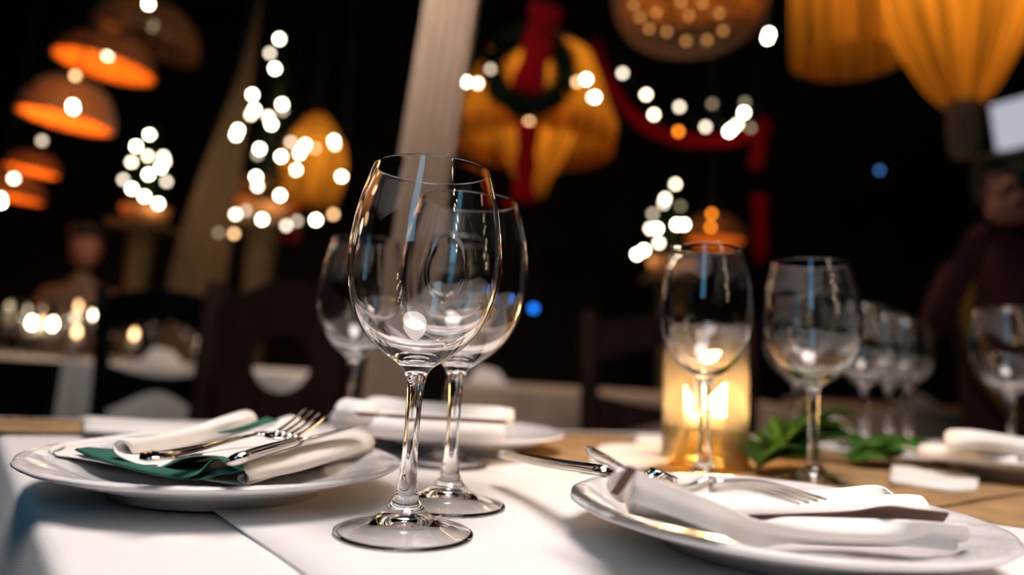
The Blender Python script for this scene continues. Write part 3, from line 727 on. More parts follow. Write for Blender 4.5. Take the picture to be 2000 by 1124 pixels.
# candles and glasses on the left table
tl_z = TT
def candle(loc, label, m='warm', h=0.1, r=0.026):
    t = thing('candle', label, 'candle', loc, group='candles on the left back table')
    obj('cup', lathe('cup', [(0, 0.001), (r, 0.001), (r * .9, .006), (r * .3, .010), (r * .3, h * .35), (r, h * .45), (r * 1.12, h * .62), (r * 1.05, h * .62), (r * .9, h * .48), (0, h * .46)], 20), MT['thin'], t)
    w_ = obj('wax', lathe('wax', [(0, h * .47), (r * .8, h * .47), (r * .8, h - .022), (r * .7, h - .019), (0, h - .021)], 16), MT['wax'], t)
    obj('flame', lathe('flame', [(0, h - .018), (.008, h - .010), (.0115, h), (.008, h + .011), (0, h + .024)], 10), BULB[m], t)
tl_pts = [(62, 632, 3.1, 'hot', 'brightest candle at the left end of the back table'), (103, 635, 3.0, 'hot', 'second bright candle from the left on the back table'), (178, 617, 3.15, 'hot', 'bright candle just left of the black chair'),
          (150, 650, 2.75, 'peach', 'amber candle in front, below the bright one left of the black chair'), (153, 600, 3.22, 'peach', 'dim candle behind, highest in the candle cluster'), (82, 630, 3.15, 'peach', 'dim candle between the two brightest on the left'),
          (50, 607, 3.2, 'dim', 'faint candle above the brightest one at the left'), (213, 627, 3.25, 'dim', 'faint candle at the left post of the black chair'), (262, 655, 2.8, 'peach', 'amber candle seen through the black chair back, left'),
          (147, 622, 3.1, 'dim', 'faint candle in the middle of the candle cluster'), (20, 600, 3.25, 'faint', 'faintest candle at the left picture edge'), (390, 668, 2.75, 'faint', 'faint candle seen through the black chair back, right')]
for u, v, d, m_, lb in tl_pts:
    p = W(u, v, d); candle((p.x, p.y, TT + 0.001), lb, m_, max(.07, p.z - TT))
gm_far = glass_mesh('wine_glass', 20, 1)
for i, (u, d) in enumerate([(20, 2.95), (75, 3.2), (122, 3.14), (150, 2.93), (190, 3.1), (225, 2.95), (300, 3.05), (365, 3.0)]):
    p = W(u, 640, d); wineglass(gm_far, (p.x, p.y, TT + 0.001), ['at the left picture edge', 'behind the brightest candles', 'between the candle cluster and the seated guest', 'in front of the candle cluster', 'near the bright candle by the black chair', 'beside the left post of the black chair', 'behind the black chair back, left', 'behind the black chair back, right'][i].join(['small blurred wine glass ', ' on the back table']), 'wine glasses on the left back table', 'thin', i * 0.3)
for i, (u, v, d, lb) in enumerate([(325, 648, 2.75, 'white folded napkin standing on the back table inside the black chair back'), (955, 715, 2.75, 'pale napkin on the middle background table right of the glasses'), (1795, 775, 3.0, 'tan lit napkin on the right background table')]):
    p = W(u, v, d); t = thing('folded_napkin', lb, 'napkin', (p.x, p.y, TT + 0.001))
    vs = [(-.08, -.04, 0), (.08, -.04, 0), (.08, .04, 0), (-.08, .04, 0), (-.04, 0, .075), (.03, .01, .06), (0, -.01, .03)]
    m = MB(); m.v = [Vector(a) for a in vs]; m.f = [(0, 1, 5, 4), (1, 2, 5), (2, 3, 4, 5), (3, 0, 4), (0, 3, 2, 1)]
    bevel(m.build('cloth', MT['cloth_far'], t), 0.008, 3); MB().tube([(-.1, 0, .004), (0, .03, .006), (.1, 0, .004)], .016, 8, .4).build('hem', MT['cloth_far'], t)

# ------------------------------------------------------------------ chairs
def arc_pts(cx, cz, r, a0, a1, n): return [(cx + r * math.cos(math.radians(a0 + (a1 - a0) * i / n)), cz + r * math.sin(math.radians(a0 + (a1 - a0) * i / n))) for i in range(n + 1)]
def chair(label, loc, rz, mat, style, h=1.0, w=0.44, pr=1.0):
    r = thing('dining_chair', label, 'chair', loc, rz, 'dark wooden dining chairs'); M_ = MT[mat]; hw = w / 2
    for s_ in (-1, 1):   # rear leg and back post in one, leaning slightly
        MB().tube([(s_ * (hw - .02), .02, 0), (s_ * (hw - .02), 0, .45), (s_ * (hw - 0.012), -.02, .75), (s_ * hw, -.06, h)], [.022 * pr, .027 * pr, .026 * pr, .022 * pr], 8, .8).build('back_post', M_, r)
        MB().tube([(s_ * (hw - .01), .42, 0), (s_ * (hw - .01), .42, .44)], [.018, .024], 8).build('leg', M_, r)
    bevel(MB().box((0, .21, .455), (hw + .015, .235, .02)).build('seat', M_, r, smooth=False), .012)
    for s_ in (-1, 1): MB().tube([(s_ * (hw - .015), .02, .2), (s_ * (hw - .015), .42, .2)], .012, 6).build('stretcher', M_, r)
    MB().tube([(-hw + .02, .22, .2), (hw - .02, .22, .2)], .012, 6).build('stretcher', M_, r)
    n = 16
    if style == 'ladder':
        top = [(-hw + hw * 2 * i / n, h - .03 + .03 * math.sin(PI * i / n)) for i in range(n + 1)]
        low = [(hw - hw * 2 * i / n, h - .135 + .05 * math.sin(PI * i / n) ** 2) for i in range(n + 1)]
        o_ = MB().prism(top + low, -.065, -.04).build('crest_rail', M_, r, smooth=False)
        top = [(-hw + .01 + (hw * 2 - .02) * i / n, .775 - .03 * math.sin(PI * i / n)) for i in range(n + 1)]
        low = [(hw - .01 - (hw * 2 - .02) * i / n, .675 - .03 * math.cos(2 * PI * i / n)) for i in range(n + 1)]
        MB().prism(top + low, -.03, -.008).build('middle_rail', M_, r, smooth=False)
    else:
        top = [(-hw + hw * 2 * i / n, h - .10 + .12 * math.sin(PI * i / n) ** 0.8) for i in range(n + 1)]
        low = [(hw - hw * 2 * i / n, h - .20 + .09 * math.sin(PI * i / n)) for i in range(n + 1)]
        MB().prism(top + low, -.065, -.04).build('crest_rail', M_, r, smooth=False)
        # splat with a round opening
        k = 32; cz = .81; ro = .175; ri = .072; m = MB()
        for y in (-.045, -.02):
            for q in (ro, ri):
                for i in range(k):
                    a = 2 * PI * i / k
                    x = q * math.cos(a); z = q * math.sin(a)
                    if q == ro: x = max(-hw + .01, min(hw - .01, x * 1.32)); z = z * 1.08
                    m.v.append(Vector((x, y, cz + z)))
        for i in range(k):
            j = (i + 1) % k
            m.f += [(i, j, k + j, k + i), (2 * k + i, 3 * k + i, 3 * k + j, 2 * k + j), (i, 2 * k + i, 2 * k + j, j), (k + i, k + j, 3 * k + j, 3 * k + i)]
        m.build('splat', M_, r, smooth=False)
        MB().prism([(-hw + .01, .50), (hw - .01, .50), (hw - .01, .60), (0, .66), (-hw + .01, .60)], -.035, -.01).build('lower_rail', M_, r, smooth=False)
    return r
def base(u, y): p = W(u, 690, y); return (p.x, p.y, 0)
chair('black ladder-back chair standing before the candlelit table on the left', base(326, 2.1), 0.0, 'blackwood', 'ladder', 0.99, 0.36)
chair('reddish-brown chair with round-holed back behind the left plate', base(548, 1.80), PI + 0.12, 'darkwood', 'round', 1.0, 0.38, 1.3)
chair('dark brown chair standing left behind the candle glass', base(1310, 2.02), PI - 0.05, 'darkwood', 'ladder', 1.0, 0.46, 1.3)
bn = thing('bench', 'low dark bench at the left picture edge below the candlelit table', 'bench', base(-25, 2.2))
MB().box((0, 0, .61), (.22, .018, .155)).build('backrest', MT['blackwood'], bn, smooth=False)
MB().box((0, .2, .43), (.23, .2, .02)).build('seat', MT['blackwood'], bn, smooth=False)
for x in (-.2, .2):
    for y in (.02, .37): MB().box((x, y, .205), (.02, .02, .205)).build('leg', MT['blackwood'], bn, smooth=False)

# ------------------------------------------------------------------ curtains
def curtain(label, tl, tr, bl, br, mat, pleats, amp, curve=None):
    m = MB(); nu, nv = pleats * 8, 24
    for i in range(nu + 1):
        for j in range(nv + 1):
            s_, t = i / nu, j / nv
            p = tl.lerp(tr, s_).lerp(bl.lerp(br, s_), t)
            if curve: p = p + curve(s_, t)
            p.y += amp * math.sin(2 * PI * pleats * s_ + 0.6 * math.sin(t * 5)) * (0.5 + 0.5 * t)
            m.v.append(p)
    for i in range(nu):
        for j in range(nv):
            a = i * (nv + 1) + j; m.f.append((a, a + nv + 1, a + nv + 2, a + 1))
    return tag(solid(m.build('curtain', MT[mat], fix=False), 0.003), label, 'curtain')
y_ = 2.75
tl, tr, bl, br = W(840, -60, y_), W(942, -60, y_), W(733, 600, y_), W(842, 600, y_)
k = (tl.z - ZC) / (tl.z - bl.z)
tl2, tr2 = tl.lerp(bl, 0).copy(), tr.copy()
ext = (tl - bl) / (tl.z - bl.z); ext2 = (tr - br) / (tr.z - br.z)
curtain('pale tan gathered curtain hanging slanted behind the front glass', tl + ext * (ZC - .02 - tl.z), tr + ext2 * (ZC - .02 - tr.z), bl + ext * (0.02 - bl.z), br + ext2 * (0.02 - br.z), 'curtain', 5, 0.04)
y_ = 3.9
tl, tr, bl, br = W(462, 150, y_), W(478, 150, y_), W(362, 470, y_), W(452, 470, y_)
ex = (tl - bl) / (tl.z - bl.z)
curtain('brown gauze curtain swept aside left of the tall light tree', Vector((tl.x + .02, y_, ZC - .02)), Vector((tr.x + .04, y_, ZC - .02)), bl - Vector((0.02, 0, bl.z - .02)), br - Vector((0, 0, br.z - .02)), 'curtain2', 4, 0.02,
        lambda s_, t: Vector(((1 - s_) * 0.10 * math.sin(2 * PI * min(1, t * 1.1)), 0, 0)))

# ------------------------------------------------------------------ lamps
def cord(p, parent, off, top=ZC):
    MB().tube([p, Vector((p.x, p.y, top))], 0.006, 6).build('cord', MT['cord'], parent, off=off)
def pleat(nf, am):
    return lambda th, i, r, z: (r * (1 + am * math.sin(nf * th) + am * 0.6 * math.sin(nf * 2.7 * th + 1)), z)
def fringe_lamp(label, c, skirt, funnel, tassel, power, spread=1.0, cap=True, lz=0.0):
    """c = centre at the top ring; profiles are (r, dz)"""
    r = thing('fringed_lamp', label, 'lamp', c, 0, 'golden fringed pendant lamps')
    r0_, z0 = skirt[0]
    obj('shade_cap', lathe('shade_cap', [(0.012, z0 + .14), (r0_ * .55, z0 + .10), (r0_ * .95, z0 + .02), (r0_, z0)], 40), MT['silk' if cap == 'silk' else 'tassel'], r)
    obj('fringe_skirt', lathe('fringe_skirt', smooth_prof(skirt, 4), 180, False, pleat(24, 0.03)), MT['silk'], r)
    MB().tube([(r0_ * math.cos(2 * PI * i / 32), r0_ * math.sin(2 * PI * i / 32), z0) for i in range(33)], 0.006, 6, cap=False).build('ring', MT['brass'], r)
    if funnel: obj('gathered_fringe', lathe('gathered_fringe', smooth_prof(funnel, 4), 144, False, pleat(22, 0.025)), MT['silk'], r)
    if tassel: obj('tassel', lathe('tassel', smooth_prof(tassel, 3), 72, False, pleat(14, 0.04)), MT['tassel'], r)
    MB().tube([(0, 0, z0 + .13), (0, 0, ZC - c.z)], 0.006, 6).build('cord', MT['cord'], r)
    MB().sphere((0, 0, lz + .03), 0.03).build('bulb', BULB['warm'], r)
    point('lamp_light', Vector(c) + Vector((0, 0, lz - .02)), power, (1.0, 0.72, 0.34), 0.035)
    return r
# centre lamp behind the wreath
d_ = 3.6; q = d_ / F
cc = W(1052, 130, d_)
fringe_lamp('golden fringed lamp glowing behind the dark wreath', cc, [(.27, .06), (.32, -.08), (.385, -.26), (.405, -.32), (.40, -.40), (.395, -.47)], [(.20, -.24), (.20, -.36), (.15, -.50), (.09, -.62), (.065, -.70)], None, 6.5, lz=-0.10)
# right pair
d_ = 2.5; cc = W(1868, -40, d_)
fringe_lamp('golden lamp with fringe gathered into a tassel, top right', cc, [(.25, .05), (.248, -.05), (.232, -.15), (.20, -.25), (.155, -.35), (.115, -.43), (.065, -.50)], None, [(.060, -.47), (.052, -.52), (.055, -.58), (.05, -.64), (.04, -.70)], 4.6, lz=0.02)
d_ = 3.1; cc = W(1652, -60, d_)
fringe_lamp('golden lamp with straight hanging fringe left of the tassel lamp', cc, [(.225, .06), (.235, -.05), (.24, -.2), (.24, -.34), (.238, -.46)], None, None, 3.0, lz=-0.0)
# small golden lamp by the tall light tree
d_ = 4.3; cc = W(618, 268, d_)
fringe_lamp('small golden lamp with domed shade behind the tall light tree', cc, [(.13, .02), (.175, -.06), (.19, -.18), (.18, -.30), (.15, -.42)], None, None, 1.6, cap='silk', lz=-0.12)

def wicker_lamp(label, c, rad, h, power, tilt=0.0, style='open', mat_in='liner', nrb=34, lin=True, thick=1.0, bk='warm', lcol=(1.0, 0.38, 0.07), cordup=True):
    """woven shade: rings and ribs outside, an orange liner inside that glows"""
    r = thing('wicker_lamp', label, 'lamp', c, 0, 'woven wicker pendant lamps')
    if style == 'open':
        prof = [(rad * .22, h), (rad * .55, h * .93), (rad * .82, h * .62), (rad * .97, h * .25), (rad, 0.0)]
    else:   # hanging bowl, closed below
        prof = [(rad * .93, h), (rad, h * .62), (rad * .93, h * .30), (rad * .72, h * .10), (rad * .40, 0.01), (rad * .04, 0.0)]
    P = smooth_prof(prof, 4)
    if lin: obj('liner', lathe('liner', [(max(.002, a - .012), b + (.01 if style != 'open' else -.0)) for a, b in P], 48), MT[mat_in], r)
    wv = MB()
    for i, (a, b) in enumerate(P):
        if i % 2 == 0: wv.tube([(a * math.cos(2 * PI * k / 36), a * math.sin(2 * PI * k / 36), b + .003 * math.sin(nrb / 2 * 2 * PI * k / 36)) for k in range(37)], (rad * .024 + .002) * thick, 5, cap=False)
    for k in range(nrb):
        a0 = 2 * PI * k / nrb; wv.tube([(a * math.cos(a0), a * math.sin(a0), b) for a, b in P[::2]], (rad * .022 + .002) * thick, 5)
    tag(wv.build('weave', MT['wicker'], r, fix=False), kind='stuff')
    MB().tube([(0, 0, h * (.95 if style == 'open' else .5)), (0, 0, ZC - c.z)], 0.006, 6).build('cord', MT['cord'], r)
    MB().sphere((0, 0, h * .45), 0.02).build('bulb', BULB[bk], r)
    point('lamp_light', Vector(c) + Vector((0, 0, h * .45 - .03)), power, lcol, 0.03)
    r.rotation_euler = (0, tilt, 0)
    return r
wicker_lamp('upper orange-lit wicker shade in the top left corner', W(205, 130, 4.0), .27, .17, 5, 0.1)
wicker_lamp('lower orange-lit wicker shade with a bright bulb below the first', W(128, 236, 3.35), .205, .20, 4, 0.1)
wicker_lamp('dim brown wicker shade at the top left picture edge', W(285, 80, 3.95), .29, .22, .25, 0.25, lcol=(1, .5, .2), lin=False, nrb=18, thick=.8, bk='faint')
wicker_lamp('small orange wicker shade at the left picture edge', W(62, 334, 4.6), .16, .12, 2.5, 0.1)
wicker_lamp('lowest orange wicker shade cut by the left picture edge', W(18, 384, 4.4), .19, .14, 3.0, 0.1)
bk_ = wicker_lamp('large woven basket lamp with orange light spots at the top', W(1345, 82, 2.7), .30, .34, 3.4, 0.0, 'bowl', 'silk', lcol=(1, .5, .16), nrb=40, thick=1.0)
wicker_lamp('dim orange wicker shade below the tall light tree', W(510, 400, 4.6), .24, .17, 1.1, 0.0)
wicker_lamp('dim orange wicker shade behind the light tree by the candle', W(1395, 470, 4.0), .17, .14, .5, 0.0)

# ------------------------------------------------------------------ fairy lights, trees, wreath, garlands
def bulb_mesh(r):
    m = MB(); m.sphere((0, 0, 0), r, 10, 6); return mesh('bulb', m.v, m.f)
BM = {k: {} for k in BULB}
def bulb(p, kind, parent, off, rad):
    key = round(rad, 4)
    if key not in BM[kind]:
        me = bulb_mesh(rad); me.materials.append(BULB[kind]); BM[kind][key] = me
    o_ = obj('bulb', BM[kind][key], None, parent); o_.location = Vector(p) - Vector(off); return o_
def string_lights(label, pts, d, close=True, rad=0.012, group='strings of fairy lights', sag=0.04):
    P = [W(u, v, d if len(x) == 0 else x[0]) for u, v, k, *x in pts]
    r = thing('string_lights', label, 'string lights', P[0], 0, group); off = r.location
    order = sorted(range(len(P)), key=lambda i: pts[i][0])
    line = []
    for a, b in zip(order[:-1], order[1:]):
        line += [P[a], (P[a] + P[b]) / 2 - Vector((0, 0, sag * (P[a] - P[b]).length))]
    line.append(P[order[-1]])
    if len(line) > 2: MB().tube([Vector(x) + Vector((0, .012, 0)) for x in line], 0.0025, 5).build('wire', MT['cord'], r, off=off)
    for e_ in {order[0], order[-1]}:
        MB().tube([P[e_] + Vector((0, .012, 0)), Vector((P[e_].x, P[e_].y + .012, ZC))], 0.0015, 5).build('hanging_wire', MT['cord'], r, off=off)
    for (u, v, k, *x), p in zip(pts, P): bulb(p, k, r, off, rad)
    return r
def light_tree(label, top, bot_v, width_px, d, bulbs, pot_w, pot_v, rad=0.012, dens=150):
    u, v = top; ptop = W(u, v, d); pb = W(u - (bot_v - v) * 0.07, bot_v, d)
    h = ptop.z - pb.z; hw = width_px / 2 * d / F
    r = thing('light_tree', label, 'christmas tree', (pb.x, d, pb.z - 0.06), 0, 'small trees wound with fairy lights'); off = r.location
    b = Vector((pb.x, d, pb.z))
    MB().tube([b - Vector((0, 0, .03)), b + Vector((0, 0, h))], [.012, .003], 6).build('trunk', MT['stem'], r, off=off)
    fm = MB()
    for i in range(dens):
        t = random.random() ** 0.8; a = random.uniform(0, 2 * PI); L_ = hw * (1 - t) * random.uniform(.7, 1.05) + .012
        s_ = b + Vector((0, 0, h * t)); e_ = s_ + Vector((L_ * math.cos(a), L_ * math.sin(a), -L_ * .25))
        fm.spike(s_, e_, .010)
        for k in (.45, .75):
            c_ = s_.lerp(e_, k); fm.spike(c_, c_ + Vector((.03 * math.cos(a + .9), .03 * math.sin(a + .9), .004)), .004); fm.spike(c_, c_ + Vector((.03 * math.cos(a - .9), .03 * math.sin(a - .9), .004)), .004)
    tag(fm.build('foliage', MT['leafd'], r, smooth=False, off=off, fix=False), kind='stuff')
    pw = pot_w / 2 * d / F
    pt = obj('pot', lathe('pot', [(0, 0), (pw * .8, 0), (pw, .085), (pw * .92, .085), (pw * .85, .07), (0, .07)], 24), MT['pot'], r, (0, 0, -0.03))
    for (uu, vv, k) in bulbs:
        p = W(uu, vv, d); dx = p.x - b.x; t = min(1, max(0, (p.z - b.z) / h)); rr = hw * (1 - t) * 0.9 + .012
        dy = -math.sqrt(max(0, rr * rr - dx * dx)) * .8 - .01
        bulb(W(uu, vv, d + dy), k, r, off, rad)
    return b
def pedestal(label, b, z_top, w):
    t = thing('pedestal', label, 'stand', (b.x, b.y, 0), 0, 'tall wooden stands')
    bevel(MB().box((0, 0, z_top - .015), (w, w, .015)).build('top', MT['olive'], t, smooth=False), .006)
    obj('column', lathe('column', smooth_prof([(w * .5, .05), (w * .42, .2), (w * .55, .5), (w * .4, .8), (w * .5, z_top - .1), (w * .75, z_top - .03)], 4), 20), MT['olive'], t)
    bevel(MB().box((0, 0, .025), (w, w, .025)).build('base', MT['olive'], t, smooth=False), .006)
tr1 = [(292, 264, 'hot'), (266, 286, 'hot'), (289, 305, 'warm'), (319, 306, 'warm'), (257, 317, 'warm'), (314, 327, 'hot'), (290, 341, 'hot'), (241, 351, 'mid'), (325, 355, 'mid'), (258, 369, 'hot'), (282, 384, 'hot'), (309, 398, 'hot'), (322, 316, 'warm')]
b1 = light_tree('small light tree left with a dozen bright bulbs', (297, 243), 405, 110, 3.7, tr1, 92, 415)
pedestal('olive wooden stand under the small left light tree', b1, b1.z - 0.092, .13)
tr2 = [(546, 76, 'hot'), (527, 104, 'mid'), (537, 134, 'hot'), (493, 185, 'hot'), (551, 204, 'hot'), (497, 214, 'hot'), (490, 224, 'warm'), (524, 228, 'warm'), (530, 243, 'hot'), (465, 254, 'hot'), (461, 264, 'hot'), (507, 291, 'hot'), (503, 302, 'dim'), (549, 306, 'hot'), (500, 346, 'hot'), (503, 364, 'warm'), (547, 382, 'hot'), (552, 216, 'dim')]
b2 = light_tree('tall narrow light tree, the highest in the picture', (545, 62), 400, 150, 3.5, tr2, 100, 410, dens=240)
pedestal('olive wooden stand under the tall light tree', b2, b2.z - 0.092, .15)
tr3 = [(1319, 360, 'warm'), (1299, 388, 'warm'), (1296, 398, 'mid'), (1329, 403, 'faint'), (1275, 418, 'dim'), (1270, 447, 'warm'), (1283, 447, 'hot'), (1322, 439, 'hot'), (1336, 439, 'hot'), (1287, 475, 'warm'), (1258, 489, 'hot'), (1244, 497, 'hot')]
b3 = light_tree('small light tree above the candle glass', (1322, 342), 505, 105, 3.5, tr3, 90, 515)
pedestal('olive wooden stand under the small light tree near the candle', b3, b3.z - 0.092, .13)
string_lights('cluster of fairy lights in front of the small golden lamp', [(568, 278, 'mid'), (596, 283, 'hot'), (585, 300, 'hot'), (590, 292, 'warm'), (578, 332, 'hot'), (615, 290, 'peach'), (652, 275, 'hot'), (654, 283, 'warm'), (667, 345, 'hot')], 3.9)
string_lights('swag of fairy lights below the tall light tree', [(460, 419, 'warm'), (480, 412, 'dim'), (512, 429, 'hot'), (580, 432, 'dim'), (559, 441, 'mid'), (617, 430, 'hot'), (651, 419, 'peach'), (457, 457, 'peach'), (427, 455, 'faint')], 3.3)
string_lights('fairy lights hung between the wreath and the red ribbon at the right', [(1216, 143, 'mid'), (1262, 185, 'warm'), (1277, 224, 'warm'), (1327, 209, 'mid'), (1325, 257, 'amber'), (1378, 248, 'mid'), (1424, 257, 'hot'), (1430, 252, 'hot'), (1440, 243, 'warm'), (1453, 220, 'hot'), (1391, 203, 'faint'), (1455, 200, 'faint'), (1466, 250, 'faint')], 3.2)
string_lights('pair of amber bulbs above the candle glass', [(1390, 418, 'amber'), (1388, 444, 'amber')], 3.7)
string_lights('two bright bulbs right of the woven basket lamp', [(1493, 3, 'hot'), (1502, 66, 'hot'), (1499, 75, 'hot')], 2.9)
string_lights('bulbs strung along the orange wicker lamps at the left', [(142, 206, 'hot'), (143, 212, 'hot'), (147, 148, 'peach'), (290, 8, 'hot'), (27, 349, 'warm'), (0, 388, 'hot'), (1, 396, 'hot'), (82, 275, 'dim')], 3.08, rad=.012)
string_lights('single blue light right of the two front glasses', [(1042, 603, 'blue')], 2.4)
string_lights('single dark blue light below the golden lamps', [(1718, 333, 'navy')], 3.8)

gl = thing('string_lights', 'vertical string of globe bulbs hanging behind the photographer', 'string lights', (1.35, -0.75, 1.2), 0, 'strings of fairy lights'); off = gl.location
gp = [Vector((1.35 + 0.10 * math.sin(i * 2.1), -0.75 + 0.06 * math.cos(i * 1.7), 1.25 + 0.125 * i)) for i in range(15)]
MB().tube(gp + [Vector((1.35, -0.75, ZC))], .003, 5).build('wire', MT['cord'], gl, off=off)
BULB['globe'] = emit('bulb_globe', (1.0, 0.80, 0.50), 26); BM['globe'] = {}
for p in gp: bulb(p, 'globe', gl, off, .034)

# glowing beads added outside the big basket weave to imitate lamplight through gaps
BULB['gap_glow'] = emit('gap_glow_bead', (1.0, 0.45, 0.12), 1.4); BM['gap_glow'] = {}
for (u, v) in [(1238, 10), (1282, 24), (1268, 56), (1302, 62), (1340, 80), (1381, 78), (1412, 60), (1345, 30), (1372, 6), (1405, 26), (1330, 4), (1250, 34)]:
    bulb(W(u, v, 2.7 - .29 * math.sqrt(max(.05, 1 - ((u - 1345) / 160) ** 2))), 'gap_glow', bk_, bk_.location, .010)
# wreath
d_ = 3.0; wc = W(1034, 138, d_)
wr = thing('wreath', 'dark green wreath with a red ribbon hanging in front of the golden lamp', 'wreath', wc)
wm_ = MB(); Rw = .165
for i in range(1500):
    a = random.uniform(0, 2 * PI); b = random.uniform(0, 2 * PI); rr = random.uniform(.02, .040)
    c_ = Vector(((Rw + rr * math.cos(b)) * math.cos(a), rr * math.sin(b), (Rw + rr * math.cos(b)) * math.sin(a)))
    dd = Vector((math.cos(a) * math.cos(b), math.sin(b), math.sin(a) * math.cos(b))) + Vector((-math.sin(a), 0, math.cos(a))) * .8
    wm_.spike(c_, c_ + dd.normalized() * random.uniform(.03, .055), .006)
wm_.tube([(Rw * math.cos(2 * PI * i / 32), 0, Rw * math.sin(2 * PI * i / 32)) for i in range(33)], .040, 10, cap=False)
tag(wm_.build('foliage', MT['leafd'], wr, smooth=False, fix=False), kind='stuff')
for (u, v, k) in [(910, 160, 'hot'), (933, 163, 'warm'), (1145, 155, 'hot'), (1127, 160, 'peach'), (1162, 190, 'hot'), (1158, 190, 'warm'), (1033, 238, 'peach'), (958, 135, 'dim')]:
    bulb(W(u, v, d_ - .06), k, wr, wc, .0115)
MB().tube([(0, 0, Rw), (0, 0, ZC - wc.z)], .004, 5).build('cord', MT['cord'], wr)
def ribbon(label, pts, d, w, group='red ribbons', name='red_ribbon'):
    P = crom([W(u, v, d) for u, v in pts], 6); m = MB()
    n = len(P)
    m.tube(P, [w * (1 + .12 * math.sin(i * .9)) for i in range(n)], 10, .12, Vector((1, .15, 0)) if abs(P[-1].z - P[0].z) > abs(P[-1].x - P[0].x) else Vector((0, .2, 1)))
    o_ = tag(m.build(name, MT['ribbon']), label, 'ribbon', group)
    hi = max(P, key=lambda p: p.z); MB().tube([hi, Vector((hi.x, hi.y, ZC))], .0015, 5).build('hanging_cord', MT['cord'], o_)
    return o_
ribbon('wide red ribbon passing through the wreath', [(1068, 10), (1058, 60), (1044, 120), (1024, 182)], 2.95, .066)
ribbon('red ribbon tail hanging below the wreath', [(1032, 240), (1028, 300), (1025, 350), (1022, 398)], 2.9, .044)
ribbon('dark red fabric swag between the wreath and the right ribbon', [(1160, 80), (1185, 150), (1225, 215), (1290, 262), (1360, 275), (1430, 272), (1488, 255)], 3.4, .035)
ribbon('short red ribbon right of the fairy light swag', [(1495, 232), (1486, 280), (1474, 332)], 3.4, .035)
ribbon('long red ribbon hanging right of the small light tree', [(1484, 382), (1484, 440), (1486, 512)], 3.4, .037)
ribbon('red ribbon piece under the swag below the tall light tree', [(540, 462), (560, 464), (582, 462)], 3.5, .022)

# ------------------------------------------------------------------ screen at the right
d_ = 4.0
sc_ = [W(1936, 206, d_), W(2075, 168, d_), W(2085, 262, d_), W(1950, 298, d_)]
sr = thing('screen', 'tilted pale grey lit screen at the right picture edge', 'screen', sum(sc_, Vector()) / 4); off = sr.location
m = MB(); m.v = [p + Vector((0, .0, 0)) for p in sc_] + [p + Vector((0, .012, 0)) for p in sc_]
m.f = [(3, 2, 1, 0), (4, 5, 6, 7)] + [(i, (i + 1) % 4, (i + 1) % 4 + 4, i + 4) for i in range(4)]
m.build('panel', MT['screen'], sr, smooth=False, off=off)
c_ = off
m = MB(); m.v = [c_ + (p - c_) * 1.05 + Vector((0, .014, 0)) for p in sc_] + [c_ + (p - c_) * 1.05 + Vector((0, .04, 0)) for p in sc_]
m.f = [(3, 2, 1, 0), (4, 5, 6, 7)] + [(i, (i + 1) % 4, (i + 1) % 4 + 4, i + 4) for i in range(4)]
m.build('casing', MT['black'], sr, smooth=False, off=off)
for p in sc_[:2]: MB().tube([p + Vector((0, .025, 0)), Vector((p.x, p.y + .025, ZC))], .006, 6).build('hanger', MT['cord'], sr, off=off)

# ------------------------------------------------------------------ people
def skin_body(name, joints, edges, mat, parent, root=0, sub=2):
    """joints: (x,y,z,rx,ry)"""
    me = bpy.data.meshes.new(name); me.from_pydata([j[:3] for j in joints], edges, []); me.update()
    o = obj(name, me, mat, parent)
    sk = o.modifiers.new('skin', 'SKIN'); sk.use_smooth_shade = True
    if not me.skin_vertices: 
        bm = bmesh.new(); bm.from_mesh(me); bm.verts.layers.skin.verify(); bm.to_mesh(me); bm.free()
    for i, j in enumerate(joints):
        sv = me.skin_vertices[0].data[i]; sv.radius = (j[3], j[4] if len(j) > 4 else j[3]); sv.use_root = (i == root)
    s_ = o.modifiers.new('sub', 'SUBSURF'); s_.levels = sub; s_.render_levels = sub
    return o
def head(parent, c, hair, rz=0.0, r=0.095):
    prof = [(0, -.125), (.035, -.12), (.055, -.10), (.068, -.06), (.076, -.01), (.078, .03), (.072, .07), (.055, .098), (.03, .112), (0, .116)]
    h = obj('head', lathe('head', smooth_prof(prof, 3), 28, False, lambda th, i, r_, z: (r_ * (1.16 if math.sin(th) < 0 else 1.12) if abs(math.sin(th)) > .5 else r_, z)), MT['skin'], parent, c, (0, 0, rz))
    MB().spike((0, -.075, -.035), (0, -.112, -.03), .016, 6).spike((0, -.08, .015), (0, -.108, -.026), .011, 6).build('nose', MT['skin'], h)
    for s_ in (-1, 1):
        MB().sphere((s_ * .03, -.078, .005), .011, 8, 6).build('eye', MT['hair'], h)
        MB().sphere((s_ * .08, .005, -.01), .022, 8, 6, (.4, .8, 1.4)).build('ear', MT['skin'], h)
    MB().tube([(-.024, -.078, -.066), (0, -.088, -.066), (.024, -.078, -.066)], .006, 6).build('mouth', MT['ribbon'], h)
    hm = lathe('hair', smooth_prof([(.084, -.02), (.092, .03), (.085, .08), (.062, .112), (.03, .127), (0, .131)], 3), 28, False, lambda th, i, r_, z: (r_ * 1.12, z + (.06 if math.sin(th) < -.4 and z < .05 else (-.05 if math.sin(th) > 0 and z < 0.0 else 0))))
    obj('hair', hm, hair, h); return h
